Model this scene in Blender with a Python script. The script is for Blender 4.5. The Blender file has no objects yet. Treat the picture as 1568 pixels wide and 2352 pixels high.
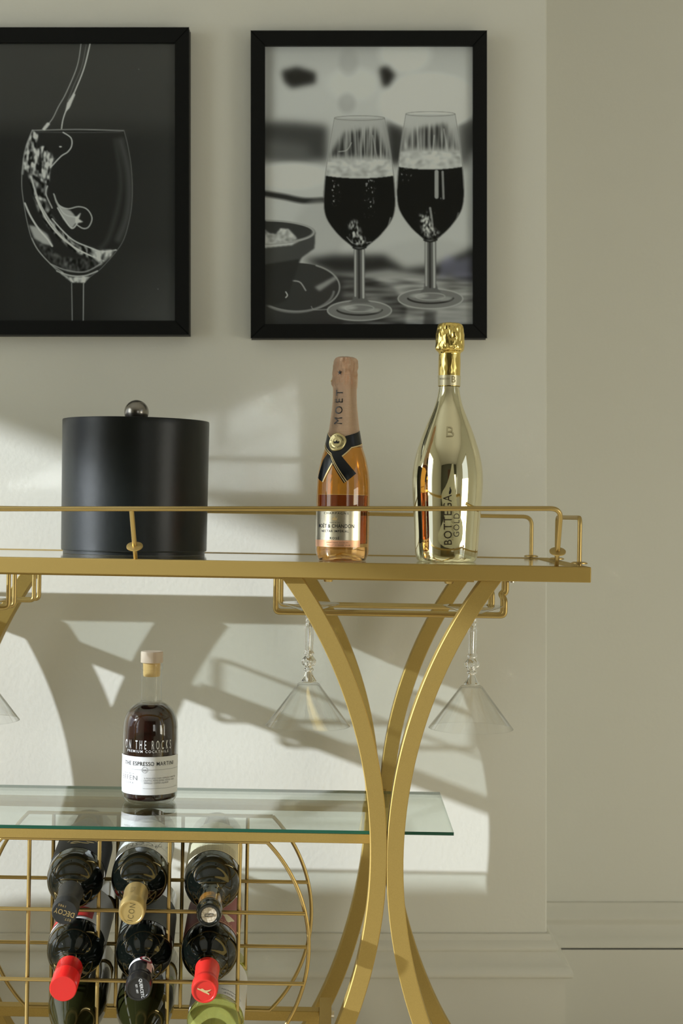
import bpy, math, random
import numpy as np
from mathutils import Vector, Matrix, noise
random.seed(7); rng = np.random.RandomState(11)
sc = bpy.context.scene
PI = math.pi

# ------------------------------------------------------------------ camera, world, lights, exposure
F = 3480.0                      # focal length in pixels of the 1568 x 2352 frame
CAMZ = 0.84
cd = bpy.data.cameras.new('camera'); cam = bpy.data.objects.new('camera', cd); sc.collection.objects.link(cam)
cam.location = (0, 0, CAMZ); cam.rotation_euler = (PI/2, 0, 0)
cd.sensor_fit = 'HORIZONTAL'; cd.sensor_width = 24.0; cd.lens = 24.0*F/1568.0
cd.clip_start = 0.02; cd.clip_end = 60
cd.dof.use_dof = True; cd.dof.focus_distance = 1.93; cd.dof.aperture_fstop = 6.3
sc.camera = cam

w = bpy.data.worlds.new('world'); sc.world = w; w.use_nodes = True
wb = w.node_tree.nodes['Background']; wb.inputs[0].default_value = (0.80, 0.88, 1.0, 1); wb.inputs[1].default_value = 1.0

SUN = Vector((2.84, 1.0, -1.08)).normalized()
ld = bpy.data.lights.new('sun', 'SUN'); ld.energy = 7.1; ld.angle = math.radians(0.6); ld.color = (0.85, 0.915, 1.0)
lo = bpy.data.objects.new('sun', ld); sc.collection.objects.link(lo)
lo.rotation_euler = SUN.to_track_quat('-Z', 'Y').to_euler()

def area(name, loc, aim, sx, sy, power, col):
    l = bpy.data.lights.new(name, 'AREA'); l.shape = 'RECTANGLE'; l.size = sx; l.size_y = sy; l.energy = power; l.color = col
    o = bpy.data.objects.new(name, l); sc.collection.objects.link(o); o.location = loc
    o.rotation_euler = Vector(aim).to_track_quat('-Z', 'Y').to_euler(); return o
# daylight through the left window; the other two are added fill, unseen
area('left_window_daylight', (-2.19, 1.05, 1.36), (1, 0, 0), 1.05, 1.35, 11.5, (0.95, 1.0, 0.93))
area('right_fill_light', (2.38, 0.35, 0.62), (-1, 0, 0.0), 1.3, 0.8, 18, (1.0, 0.95, 0.78))  # added fill from the right, no such window known
area('rear_fill_light', (1.75, -2.97, 1.0), (-0.1, 1, 0), 0.9, 1.3, 4, (1.0, 0.95, 0.78))  # added fill from behind the camera, its window is invented

sc.view_settings.view_transform = 'Standard'; sc.view_settings.look = 'None'
sc.view_settings.exposure = 0.0; sc.view_settings.gamma = 1.0; sc.view_settings.use_curve_mapping = False
cy = sc.cycles
cy.max_bounces = 14; cy.diffuse_bounces = 4; cy.glossy_bounces = 6; cy.transmission_bounces = 10; cy.transparent_max_bounces = 24
cy.caustics_reflective = True; cy.caustics_refractive = True; cy.use_guiding = True; cy.blur_glossy = 0.0; cy.sample_clamp_indirect = 0.0
cy.use_denoising = True

# ------------------------------------------------------------------ helpers
C = sc.collection
def s2l(c):
    c = c/255.0
    return c/12.92 if c <= 0.04045 else ((c+0.055)/1.055)**2.4
def rgb(r, g, b): return (s2l(r), s2l(g), s2l(b), 1)

class MB:
    def __init__(s): s.v = []; s.f = []; s.m = []; s.mi = 0
    def add(s, vs, fs):
        b = len(s.v); s.v += [tuple(v) for v in vs]; s.f += [tuple(b+i for i in f) for f in fs]; s.m += [s.mi]*len(fs); return s
    def box(s, x0, y0, z0, x1, y1, z1):
        return s.add([(x0,y0,z0),(x1,y0,z0),(x1,y1,z0),(x0,y1,z0),(x0,y0,z1),(x1,y0,z1),(x1,y1,z1),(x0,y1,z1)],
                     [(0,3,2,1),(4,5,6,7),(0,1,5,4),(1,2,6,5),(2,3,7,6),(3,0,4,7)])
    def tube(s, pts, r, seg=12, caps=True):
        pts = [Vector(p) for p in pts]; n = len(pts)
        t = (pts[1]-pts[0]).normalized(); a = Vector((0,0,1)) if abs(t.z) < 0.9 else Vector((1,0,0))
        nrm = t.cross(a).normalized(); vs = []; fs = []
        for i, p in enumerate(pts):
            if i == 0: tt = pts[1]-pts[0]
            elif i == n-1: tt = pts[-1]-pts[-2]
            else: tt = (pts[i+1]-p).normalized()+(p-pts[i-1]).normalized()
            tt.normalize(); nrm = (nrm-tt*nrm.dot(tt)).normalized(); b = tt.cross(nrm)
            rr = r[i] if isinstance(r, (list, tuple)) else r
            for k in range(seg):
                q = 2*PI*k/seg; vs.append(p+nrm*(rr*math.cos(q))+b*(rr*math.sin(q)))
        for i in range(n-1):
            for k in range(seg):
                k2 = (k+1) % seg; fs.append((i*seg+k, i*seg+k2, (i+1)*seg+k2, (i+1)*seg+k))
        if caps: fs.append(tuple(range(seg-1, -1, -1))); fs.append(tuple((n-1)*seg+k for k in range(seg)))
        return s.add(vs, fs)
    def lathe(s, prof, seg=64, c=(0,0,0), disp=None):
        vs = []; fs = []; n = len(prof)
        for (r, z) in prof:
            for k in range(seg):
                q = 2*PI*k/seg; rr = max(r, 1e-5)
                if disp: rr += disp(q, z, r)
                vs.append((c[0]+rr*math.sin(q), c[1]-rr*math.cos(q), c[2]+z))
        for i in range(n-1):
            for k in range(seg):
                k2 = (k+1) % seg; fs.append((i*seg+k, i*seg+k2, (i+1)*seg+k2, (i+1)*seg+k))
        return s.add(vs, fs)
    def build(s, name, mats, parent=None, smooth=False, bevel=0, mat=None):
        me = bpy.data.meshes.new(name); me.from_pydata(s.v, [], s.f); me.update()
        mats = mats if isinstance(mats, (list, tuple)) else [mats]
        for m in mats: me.materials.append(m)
        if len(mats) > 1: me.polygons.foreach_set('material_index', s.m)
        if smooth:
            me.polygons.foreach_set('use_smooth', [True]*len(me.polygons))
            me.set_sharp_from_angle(angle=math.radians(smooth if smooth is not True else 42))
        o = bpy.data.objects.new(name, me); C.objects.link(o)
        if parent: o.parent = parent
        if mat is not None: o.matrix_world = mat
        if bevel:
            b = o.modifiers.new('bevel', 'BEVEL'); b.width = bevel; b.segments = 3; b.limit_method = 'ANGLE'
            me.polygons.foreach_set('use_smooth', [True]*len(me.polygons))
            b.harden_normals = True
        return o

def fillet(pts, rad, n=7):
    pts = [Vector(p) for p in pts]; out = [pts[0]]
    for i in range(1, len(pts)-1):
        p, a, b = pts[i], pts[i-1], pts[i+1]
        d1 = (a-p); d2 = (b-p); r = min(rad, d1.length*0.49, d2.length*0.49)
        p1 = p+d1.normalized()*r; p2 = p+d2.normalized()*r
        for k in range(n+1):
            t = k/n; out.append(p1*(1-t)**2+p*(2*t*(1-t))+p2*t*t)
    out.append(pts[-1]); return out
def smoothp(prof, n=6):
    """Catmull-Rom through a profile"""
    P = [Vector((a[0], a[1])) for a in prof]; out = []
    for i in range(len(P)-1):
        p0 = P[max(i-1,0)]; p1 = P[i]; p2 = P[i+1]; p3 = P[min(i+2, len(P)-1)]
        for k in range(n):
            t = k/n
            q = 0.5*((2*p1)+(p2-p0)*t+(2*p0-5*p1+4*p2-p3)*t*t+(-p0+3*p1-3*p2+p3)*t**3)
            out.append((q.x, q.y))
    out.append((P[-1].x, P[-1].y)); return out
def prof_r(prof, z):
    zs = [p[1] for p in prof]
    for i in range(len(prof)-1):
        a, b = prof[i], prof[i+1]
        if min(a[1], b[1]) <= z <= max(a[1], b[1]) and a[1] != b[1]:
            return a[0]+(b[0]-a[0])*(z-a[1])/(b[1]-a[1])
    return prof[-1][0]

def tag(o, label=None, cat=None, group=None, kind=None):
    if label: o['label'] = label
    if cat: o['category'] = cat
    if group: o['group'] = group
    if kind: o['kind'] = kind
    return o
def empty(name, M):
    o = bpy.data.objects.new(name, None); C.objects.link(o); o.empty_display_size = 0.05; o.matrix_world = M; return o

def text_raw(s, size, xs=1.0, bold=0.0, space=1.0):
    cu = bpy.data.curves.new('lettering', 'FONT'); cu.body = s; cu.size = size; cu.align_x = 'CENTER'; cu.align_y = 'CENTER'
    cu.offset = bold*size; cu.space_character = space; cu.resolution_u = 3
    ob = bpy.data.objects.new('lettering', cu); C.objects.link(ob)
    dg = bpy.context.evaluated_depsgraph_get(); me = bpy.data.meshes.new_from_object(ob.evaluated_get(dg))
    vs = [(v.co.x*xs, v.co.y) for v in me.vertices]; fs = [tuple(p.vertices) for p in me.polygons]
    bpy.data.objects.remove(ob); bpy.data.curves.remove(cu); bpy.data.meshes.remove(me)
    return vs, fs
def wrap_text(mb, s, size, prof, z0, phi0=0.0, xs=1.0, bold=0.0, rot=0.0, off=0.00035, space=1.0, shear=0.0):
    vs, fs = text_raw(s, size, xs, bold, space); cr, sr = math.cos(rot), math.sin(rot); R0 = prof_r(prof, z0); out = []
    for x, y in vs:
        x += shear*y
        x, y = x*cr-y*sr, x*sr+y*cr
        z = z0+y; R = prof_r(prof, z); ph = phi0+x/R0
        out.append(((R+off)*math.sin(ph), -(R+off)*math.cos(ph), z))
    mb.add(out, fs); return mb
def disc_text(mb, s, size, z, cx=0, cyy=0, rot=0.0, xs=1.0, bold=0.0, space=1.0):
    """text on a disc whose normal is +Z"""
    vs, fs = text_raw(s, size, xs, bold, space); cr, sr = math.cos(rot), math.sin(rot)
    mb.add([(cx+x*cr-y*sr, cyy+x*sr+y*cr, z) for x, y in vs], fs); return mb
def surf_strip(mb, left, right, prof, off=0.0004, sub=10):
    """strip between two polylines given as (arc length s, z) on a surface of revolution"""
    n = len(left); vs = []; fs = []
    for (a, b) in zip(left, right):
        for k in range(sub+1):
            t = k/sub; s_ = a[0]*(1-t)+b[0]*t; z = a[1]*(1-t)+b[1]*t
            R = prof_r(prof, z)+off; ph = s_
            vs.append((R*math.sin(ph), -R*math.cos(ph), z))
    for i in range(n-1):
        for k in range(sub): fs.append((i*(sub+1)+k, i*(sub+1)+k+1, (i+1)*(sub+1)+k+1, (i+1)*(sub+1)+k))
    return mb.add(vs, fs)
def label_patch(prof, z0, z1, p0, p1, off=0.0003, nz=4, nphi=40):
    mb = MB(); zs = [z0+(z1-z0)*i/nz for i in range(nz+1)]
    return surf_strip(mb, [(p0, z) for z in zs], [(p1, z) for z in zs], prof, off, nphi)

# ------------------------------------------------------------------ materials
def mat(name, col=(0.8,0.8,0.8,1), rough=0.5, metal=0.0, spec=0.5, coat=0.0, trans=0.0, ior=1.45):
    m = bpy.data.materials.new(name); m.use_nodes = True; b = m.node_tree.nodes['Principled BSDF']
    b.inputs['Base Color'].default_value = col; b.inputs['Roughness'].default_value = rough; b.inputs['Metallic'].default_value = metal
    b.inputs['Specular IOR Level'].default_value = spec; b.inputs['Coat Weight'].default_value = coat
    b.inputs['Transmission Weight'].default_value = trans; b.inputs['IOR'].default_value = ior
    return m
def bump(m, scale, strength, dist=0.001, detail=3, kind='noise', vec='Object'):
    nt = m.node_tree; b = nt.nodes['Principled BSDF']; tc = nt.nodes.new('ShaderNodeTexCoord')
    t = nt.nodes.new('ShaderNodeTexNoise' if kind == 'noise' else 'ShaderNodeTexVoronoi'); t.inputs['Scale'].default_value = scale
    if kind == 'noise': t.inputs['Detail'].default_value = detail
    bp = nt.nodes.new('ShaderNodeBump'); bp.inputs['Strength'].default_value = strength; bp.inputs['Distance'].default_value = dist
    nt.links.new(tc.outputs[vec], t.inputs['Vector']); nt.links.new(t.outputs[0], bp.inputs['Height']); nt.links.new(bp.outputs[0], b.inputs['Normal'])
    return m
def mottle(m, scale, c1, c2, detail=4, lo=0.35, hi=0.65, stretch=(1,1,1)):
    nt = m.node_tree; b = nt.nodes['Principled BSDF']; tc = nt.nodes.new('ShaderNodeTexCoord'); mp = nt.nodes.new('ShaderNodeMapping')
    mp.inputs['Scale'].default_value = stretch
    t = nt.nodes.new('ShaderNodeTexNoise'); t.inputs['Scale'].default_value = scale; t.inputs['Detail'].default_value = detail
    r = nt.nodes.new('ShaderNodeValToRGB'); r.color_ramp.elements[0].position = lo; r.color_ramp.elements[0].color = c1
    r.color_ramp.elements[1].position = hi; r.color_ramp.elements[1].color = c2
    nt.links.new(tc.outputs['Object'], mp.inputs[0]); nt.links.new(mp.outputs[0], t.inputs['Vector'])
    nt.links.new(t.outputs[0], r.inputs[0]); nt.links.new(r.outputs[0], b.inputs['Base Color']); return m
def thin_glass(name, tint=(0.97,0.985,0.975,1), edge=(0.6,0.66,0.62,1), rough=0.0, power=4.0, f0=0.04, fp=5.0, gcol=(1,1,1,1)):
    """clear sheet / shell: transparency that darkens along grazing paths, plus a Fresnel reflection"""
    m = bpy.data.materials.new(name); m.use_nodes = True; nt = m.node_tree; nt.nodes.clear()
    out = nt.nodes.new('ShaderNodeOutputMaterial'); lw = nt.nodes.new('ShaderNodeLayerWeight'); lw.inputs[0].default_value = 0.5
    p5 = nt.nodes.new('ShaderNodeMath'); p5.operation = 'POWER'; p5.inputs[1].default_value = fp
    mul = nt.nodes.new('ShaderNodeMath'); mul.operation = 'MULTIPLY_ADD'; mul.inputs[1].default_value = 1-f0; mul.inputs[2].default_value = f0
    pe = nt.nodes.new('ShaderNodeMath'); pe.operation = 'POWER'; pe.inputs[1].default_value = power
    mx = nt.nodes.new('ShaderNodeMix'); mx.data_type = 'RGBA'; mx.inputs[6].default_value = tint; mx.inputs[7].default_value = edge
    tr = nt.nodes.new('ShaderNodeBsdfTransparent'); gl = nt.nodes.new('ShaderNodeBsdfGlossy'); gl.inputs['Roughness'].default_value = rough
    gl.inputs['Color'].default_value = gcol
    ms = nt.nodes.new('ShaderNodeMixShader'); L = nt.links.new
    # Facing at blend 0.5 is 1-|cos|
    L(lw.outputs['Facing'], p5.inputs[0]); L(p5.outputs[0], mul.inputs[0]); L(lw.outputs['Facing'], pe.inputs[0])
    L(pe.outputs[0], mx.inputs[0]); L(mx.outputs[2], tr.inputs[0]); L(mul.outputs[0], ms.inputs[0]); L(tr.outputs[0], ms.inputs[1]); L(gl.outputs[0], ms.inputs[2])
    L(ms.outputs[0], out.inputs[0]); return m

M_wall = bump(mat('painted plaster', (0.70, 0.69, 0.61, 1), 0.62, spec=0.25), 140, 0.22, 0.0012, 4)
M_trim = mat('satin painted trim', (0.67, 0.655, 0.57, 1), 0.42, spec=0.4)
M_gap = mat('joint shade', (0.02, 0.018, 0.01, 1), 0.9)  # shadow inside the skirting joint, painted near black
M_floor = mottle(mat('oiled oak floor', rough=0.4), 3, (0.68,0.61,0.46,1), (0.80,0.73,0.58,1), stretch=(1,12,1))
M_ceil = mat('ceiling paint', (0.78,0.77,0.73,1), 0.8)
M_gold = mottle(mat('satin gold paint', rough=0.60, metal=0.93, spec=0.5), 2600, (0.415,0.290,0.088,1), (0.53,0.380,0.122,1), 2)
bump(M_gold, 1800, 0.10, 0.0003, 2)
M_wire = mat('gold wire', (0.52,0.375,0.14,1), 0.40, 0.88)
M_screw = mat('pale steel screw', (0.75,0.70,0.58,1), 0.3, 1.0)
M_sheet = thin_glass('clear sheet glass', (0.975,0.992,0.98,1), (0.80,0.88,0.83,1), rough=0.0)
M_tray = thin_glass('tray glass', (0.975,0.992,0.98,1), (0.80,0.88,0.83,1), rough=0.09, fp=3.5)
M_edge = mat('green glass edge', (0.012,0.085,0.052,1), 0.12, spec=0.6, coat=0.4)
M_clear = thin_glass('clear stemware glass', (0.998,1.0,0.999,1), (0.16,0.18,0.17,1), power=6)
M_solid = mat('solid clear glass', (0.98,0.99,0.985,1), 0.0, trans=1.0, ior=1.46)
M_frame = mat('black frame', (0.0028,0.0034,0.003,1), 0.5, spec=0.25)
M_pane = thin_glass('picture glass', (0.97,0.98,0.975,1), (0.9,0.9,0.9,1), rough=0.08)
M_bucket = mat('black leatherette', (0.0045,0.0060,0.0052,1), 0.36, spec=0.40); bump(M_bucket, 130, 0.10, 0.0012, 5)
M_knob = mat('brushed dark steel', (0.30,0.28,0.25,1), 0.24, 1.0)
M_black = mat('black rubber', (0.012,0.012,0.012,1), 0.6)
M_ink = mat('black ink', (0.006,0.007,0.009,1), 0.35)
M_white = mat('white paper label', (0.80,0.80,0.79,1), 0.42, spec=0.35)
M_whiteink = mat('white ink', (0.85,0.86,0.86,1), 0.4)
M_greyink = mat('grey ink', (0.22,0.22,0.22,1), 0.5)

# ------------------------------------------------------------------ room
def struct(mb, name, m, **k):
    o = mb.build(name, m, **k); o['kind'] = 'structure'; return o
YW, YR, XC = 2.30, 2.48, 0.3115
XL, XR, YF, ZC = -2.2, 2.4, -3.0, 2.75
struct(MB().box(XL-0.2, YF-0.2, -0.05, XR+0.2, YR+0.2, 0), 'floor', M_floor)
struct(MB().box(XL-0.2, YF-0.2, ZC, XR+0.2, YR+0.2, ZC+0.05), 'ceiling', M_ceil)
# back wall: a chimney-breast like projection on the left, a recessed wall on the right
struct(MB().box(XL, YW, 0, XC, YR+0.12, ZC), 'wall_back', M_wall, bevel=0.0025)
struct(MB().box(XC, YR, 0, XR, YR+0.12, ZC), 'wall_back_recess', M_wall)
wr = MB()
for a in [(YF,0,-0.3,ZC),(-0.3,0,1.0,0.3),(-0.3,2.0,1.0,ZC),(1.0,0,YR+0.12,ZC)]: wr.box(XR, a[0], a[1], XR+0.1, a[2], a[3])
struct(wr, 'wall_right', M_wall)
wf = MB()
for a in [(XL,0,1.3,ZC),(1.3,0,2.2,0.35),(1.3,1.65,2.2,ZC),(2.2,0,XR,ZC)]:
    wf.box(a[0], YF-0.1, a[1], a[2], YF, a[3])
struct(wf, 'wall_front', mat('dark olive paint', (0.11,0.11,0.085,1), 0.6))
wl = MB()     # window opening y 0.25..2.25, z 0.35..2.35
for a in [(YF,0,0.25,ZC),(0.25,0,2.25,0.35),(0.25,2.06,2.25,ZC),(2.25,0,YR,ZC)]:
    wl.box(XL-0.1, a[0], a[1], XL, a[2], a[3])
struct(wl, 'wall_left', M_wall)
struct(MB().box(XL-2.2, -1.0, 2.441, XL-0.1, 4.6, 2.50), 'sun_cut_canopy', M_trim)   # added unseen canopy, sized to cut the sun above the left window
# added unseen blocker, its top shaped to keep the low sun off the skirting
prof_blocker = [(2.22,0.585),(2.12,0.60),(2.03,0.592),(1.96,0.615),(1.92,0.640),(1.885,0.652),(1.85,0.70),(1.815,0.775),(1.78,0.828),(1.745,0.865),(1.705,0.925),(1.67,0.965),(1.62,0.972),(1.56,0.955),(1.50,0.93)]
blocker = MB(); n_ = len(prof_blocker)
vs = [(x, y, z) for x in (-1.95, -1.58) for (y, z) in [(a_, b_-0.014) for a_, b_ in prof_blocker]+[(1.50, 0.0), (2.22, 0.0)]]; m_ = n_+2
blocker.add(vs, [tuple(range(m_)), tuple(range(2*m_-1, m_-1, -1))]+[(i, (i+1) % m_, m_+(i+1) % m_, m_+i) for i in range(m_)])
struct(blocker, 'low_sun_blocker', mat('oatmeal blocker', (0.42,0.39,0.32,1), 0.9))
wfm = MB()
wfm.box(XL-0.07, 0.25, 0.35, XL-0.03, 0.30, 2.06).box(XL-0.07, 2.20, 0.35, XL-0.03, 2.25, 2.06)
wfm.box(XL-0.07, 0.25, 0.35, XL-0.03, 2.25, 0.39).box(XL-0.07, 0.25, 2.02, XL-0.03, 2.25, 2.06)
struct(wfm, 'window_1', M_trim)
b = MB().box(1.3, YF-0.07, 0.35, 1.35, YF-0.03, 1.65).box(2.15, YF-0.07, 0.35, 2.2, YF-0.03, 1.65).box(1.3, YF-0.07, 0.35, 2.2, YF-0.03, 0.4).box(1.3, YF-0.07, 1.6, 2.2, YF-0.03, 1.65)
struct(b, 'rear_fill_window', M_trim)  # unseen frame added around the rear fill lamp
b = MB().box(XR+0.03, -0.3, 0.3, XR+0.07, -0.25, 2.0).box(XR+0.03, 0.95, 0.3, XR+0.07, 1.0, 2.0).box(XR+0.03, -0.3, 0.3, XR+0.07, 1.0, 0.35).box(XR+0.03, -0.3, 1.95, XR+0.07, 1.0, 2.0)
struct(b, 'right_fill_window', M_trim)  # unseen frame added around the right fill lamp
door = struct(MB().box(-0.15, YF, 0, 0.72, YF+0.04, 2.05), 'door_1', mat('dark stained door', (0.10,0.045,0.02,1), 0.4))
MB().tube([(0.62, YF+0.04, 1.0), (0.62, YF+0.09, 1.0), (0.52, YF+0.09, 1.0)], 0.009).build('door_handle', M_knob, door, smooth=True)

# skirting with its moulded top: (protrusion, height)
def skirting(prof, x0, x1, y, name, ret=None):
    n = len(prof); mb = MB(); vs = []; fs = []
    stations = []
    for (p, z) in prof:
        if ret is not None: vs += [(x0, y-p, z), (x1+p, y-p, z), (x1+p, ret, z)]
        else: vs += [(x0, y-p, z), (x1, y-p, z)]
    k = 3 if ret is not None else 2
    for i in range(n-1):
        for j in range(k-1): fs.append((i*k+j, i*k+j+1, (i+1)*k+j+1, (i+1)*k+j))
    mb.add(vs, fs); return struct(mb, name, M_trim, smooth=28)
cove = [(0.0005,0.2015),(0.0045,0.2005),(0.0052,0.197)]+smoothp([(0.007,0.192),(0.0125,0.187),(0.0160,0.182),(0.0150,0.1785),(0.0122,0.176)],3)\
    + smoothp([(0.0125,0.1755),(0.0165,0.169),(0.023,0.162),(0.031,0.156),(0.0352,0.1495),(0.0345,0.1435),(0.0285,0.1405),(0.0245,0.1405)],3)+[(0.0245,0.139),(0.0245,0.0)]
skirting(cove, XL, XC, YW, 'baseboard_back', ret=YR)
cove2 = [(0.0005,0.2025),(0.0045,0.2015),(0.006,0.198)]+smoothp([(0.008,0.193),(0.0145,0.184),(0.017,0.178),(0.0140,0.170),(0.014,0.165),(0.020,0.155),(0.028,0.147),(0.031,0.140),(0.031,0.1352)],3)
g2 = skirting(cove2, XC, XR, YR, 'baseboard_right')
struct(MB().box(XC+0.02, YR-0.022, 0.1325, XR, YR, 0.1352), 'trim_1', M_gap)  # strip set back in the gap, coloured as its shadow
struct(MB().box(XC+0.02, YR-0.031, 0, XR, YR, 0.1325), 'trim_2', M_trim, bevel=0.0008)

# ------------------------------------------------------------------ cart frame of reference (the cart leans a little on its castors)
ROLL = 0.0168; TH = 0.782; P0 = Vector((-0.252, 1.85, CAMZ-0.058))
RM = Matrix.Rotation(ROLL, 4, 'Y')
CM = Matrix.Translation(P0) @ RM @ Matrix.Translation((0, 0, -TH)); CMi = CM.inverted()
def world(px, py, D): return Vector(((px-784)/F*D, D, CAMZ-(py-1176)/F*D))
def cl(px, py, D): return CMi @ world(px, py, D)
UW, DP = 0.557, 0.385           # half width, depth of the tray
cart = empty('bar_cart', CM)
tag(cart, 'gold metal bar cart with curved crossed legs, glass tray top and glass lower shelf', 'bar cart')

# tray
tf = MB()
FD = 0.024
tf.box(-UW, 0, TH-0.0190, UW, FD, TH); 
tray = tf.build('tray_front_rail', M_gold, cart, bevel=0.0011)
MB().box(-UW, DP-FD, TH-0.0190, UW, DP, TH).build('tray_back_rail', M_gold, cart, bevel=0.0011)
for s in (-1, 1):
    MB().box(min(s*UW, s*(UW-FD)), FD, TH-0.0190, max(s*UW, s*(UW-FD)), DP-FD, TH).build('tray_side_rail', M_gold, cart, bevel=0.0009)
def sheet(name, x0, y0, z0, x1, y1, z1, parent, m=None):
    mb = MB(); vs = [(x0,y0,z0),(x1,y0,z0),(x1,y1,z0),(x0,y1,z0),(x0,y0,z1),(x1,y0,z1),(x1,y1,z1),(x0,y1,z1)]
    mb.add(vs, [(0,3,2,1),(4,5,6,7)]); mb.mi = 1; b = len(mb.v)
    mb.add(vs, [(0,1,5,4),(1,2,6,5),(2,3,7,6),(3,0,4,7)])
    return mb.build(name, [m or M_sheet, M_edge], parent)
sheet('tray_glass', -UW+FD-0.001, FD-0.001, TH-0.006, UW-FD+0.001, DP-FD+0.001, TH-0.0008, cart, M_tray)
MB().box(-0.415, 0.010, TH-0.0212, 0.415, 0.05, TH-0.0192).build('mounting_strip', M_gold, cart)

# gallery rails
RR = 0.0029
def washer(parent, c, axis=(0,0,1), r=0.0102, m=None):
    A = Vector(axis).normalized(); c = Vector(c)
    mb = MB().tube([c-A*0.0013, c-A*0.0009, c+A*0.0004, c+A*0.0016], [r*0.9, r, r, r*0.72], 28)
    return mb.build('washer', m or M_wire, parent, smooth=35)
yb = 0.372
back = MB().tube(fillet([(-0.53, yb, TH), (-0.53, yb, TH+0.0600), (0.53, yb, TH+0.0600), (0.53, yb, TH)], 0.013), RR).build('gallery_rail', M_wire, cart, smooth=60)
MB().tube([(0, yb, TH+0.0600), (0, yb, TH)], RR).build('post', M_wire, back, smooth=60)
for u in (-0.53, 0, 0.53): washer(back, (u, yb, TH+0.0022))
for s in (-1, 1):
    sr = MB().tube(fillet([(s*0.548, 0.037, TH), (s*0.548, 0.037, TH+0.0600), (s*0.548, 0.235, TH+0.0600), (s*0.548, 0.235, TH)], 0.009), RR).build('gallery_rail', M_wire, cart, smooth=60)
    washer(sr, (s*0.548, 0.037, TH+0.0036)); washer(sr, (s*0.548, 0.235, TH+0.0030))
# the front rail has pulled part way out of its holes and leans forward
bR = cl(1277.5, 1297, 1.862); bM = cl(311.5, 1285, 1.862); bR.z = bM.z = TH
tR = cl(1288, 1168.0, 1.8235); tM = cl(302, 1168.6, 1.8235)
dirn = (tR-bR).normalized()
uL = -bR.x
bL = Vector((uL, bR.y, TH)); tL = Vector((tM.x-(tR.x-tM.x), tM.y, tM.z-(tR.z-tM.z)))
fr = MB().tube(fillet([bL+(tL-bL)*0.25, tL, tM, tR, bR+(tR-bR)*0.25], 0.0135), RR+0.0001).build('gallery_rail', M_wire, cart, smooth=60)
MB().tube([tM-Vector((0,0,0.001)), bM+(tM-bM)*0.25], RR).build('post', M_wire, fr, smooth=60)
for b_, t_ in ((bL, tL), (bM, tM), (bR, tR)):
    MB().tube([b_-(t_-b_).normalized()*0.004, b_+(t_-b_)*0.26], 0.0026).build('threaded_stud', M_wire, fr, smooth=60)
    washer(fr, b_+(t_-b_)*0.262, (t_-b_), 0.0100)

# curved legs, four at each end, welded in pairs at the waist
RL, O0, WC, HT = 0.585, 0.0101, 0.4185, 0.3440
def leg(uc, side, v0, v1, parent, back=False):
    mb = MB(); vs = []; fs = []; n = 56
    for i in range(n+1):
        h = -HT+2*HT*i/n; off = O0+RL-math.sqrt(RL*RL-h*h); co = math.sqrt(RL*RL-h*h)/RL
        hw = 0.0104/co; z = WC+h; c = uc+side*off; b = 0.0010
        if back:
            q = min(1.0, max(0.0, (-h-0.06)/0.24)); dv = -0.075*q*q*(3-2*q); v0, v1 = back[0]+dv, back[1]+dv
        sec = [(c-hw, v0+b), (c-hw+b, v0), (c+hw-b, v0), (c+hw, v0+b), (c+hw, v1-b), (c+hw-b, v1), (c-hw+b, v1), (c-hw, v1-b)]
        vs += [(x, y, z) for x, y in sec]
    for i in range(n):
        for k in range(8):
            k2 = (k+1) % 8; fs.append((i*8+k, i*8+k2, (i+1)*8+k2, (i+1)*8+k))
    fs.append(tuple(range(7,-1,-1))); fs.append(tuple(n*8+k for k in range(8)))
    mb.add(vs, fs); return mb.build('leg', M_gold, parent, smooth=30)
UC = 0.3137
for s in (1, -1):
    for (v0, v1) in ((0.008, 0.036), (0.358, 0.384)):
        for side in (-1, 1):
            leg(s*UC, side, v0, v1, cart, back=(v0, v1) if v0 > 0.1 else False)
            mb = MB().tube([(s*UC, (v0+v1)/2-0.012, WC), (s*UC, (v0+v1)/2+0.012, WC)], 0.004)
        mb.build('weld', M_gold, cart, smooth=40)
        for side in (-1, 1):
            uu = s*UC+side*(O0+RL-math.sqrt(RL*RL-HT*HT)); vv = (v0+v1)/2-(0.075 if v0 > 0.1 else 0)
            zf = 0.0215+ROLL*(uu+0.0)   # each castor is screwed out to the floor it stands on
            zz = TH-(CM @ Vector((uu, vv, 0))).z*0
            floor_w = (CMi @ Vector(((CM @ Vector((uu, vv, 0.0))).x, vv+1.85, 0.0))).z
            ca = MB().box(uu-0.011, vv-0.013, 0.062, uu+0.011, vv+0.013, 0.0745).tube([(uu, vv, 0.064), (uu, vv, floor_w+0.040)], 0.005)
            ca.box(uu-0.013, vv-0.014, floor_w+0.020, uu-0.010, vv+0.014, floor_w+0.042).box(uu+0.010, vv-0.014, floor_w+0.020, uu+0.013, vv+0.014, floor_w+0.042).box(uu-0.013, vv-0.014, floor_w+0.040, uu+0.013, vv+0.014, floor_w+0.043)
            cao = ca.build('castor', M_gold, cart)
            MB().tube([(uu-0.009, vv, floor_w+0.0222), (uu+0.009, vv, floor_w+0.0222)], 0.022, 24).build('wheel', M_black, cao, smooth=40)

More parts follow.
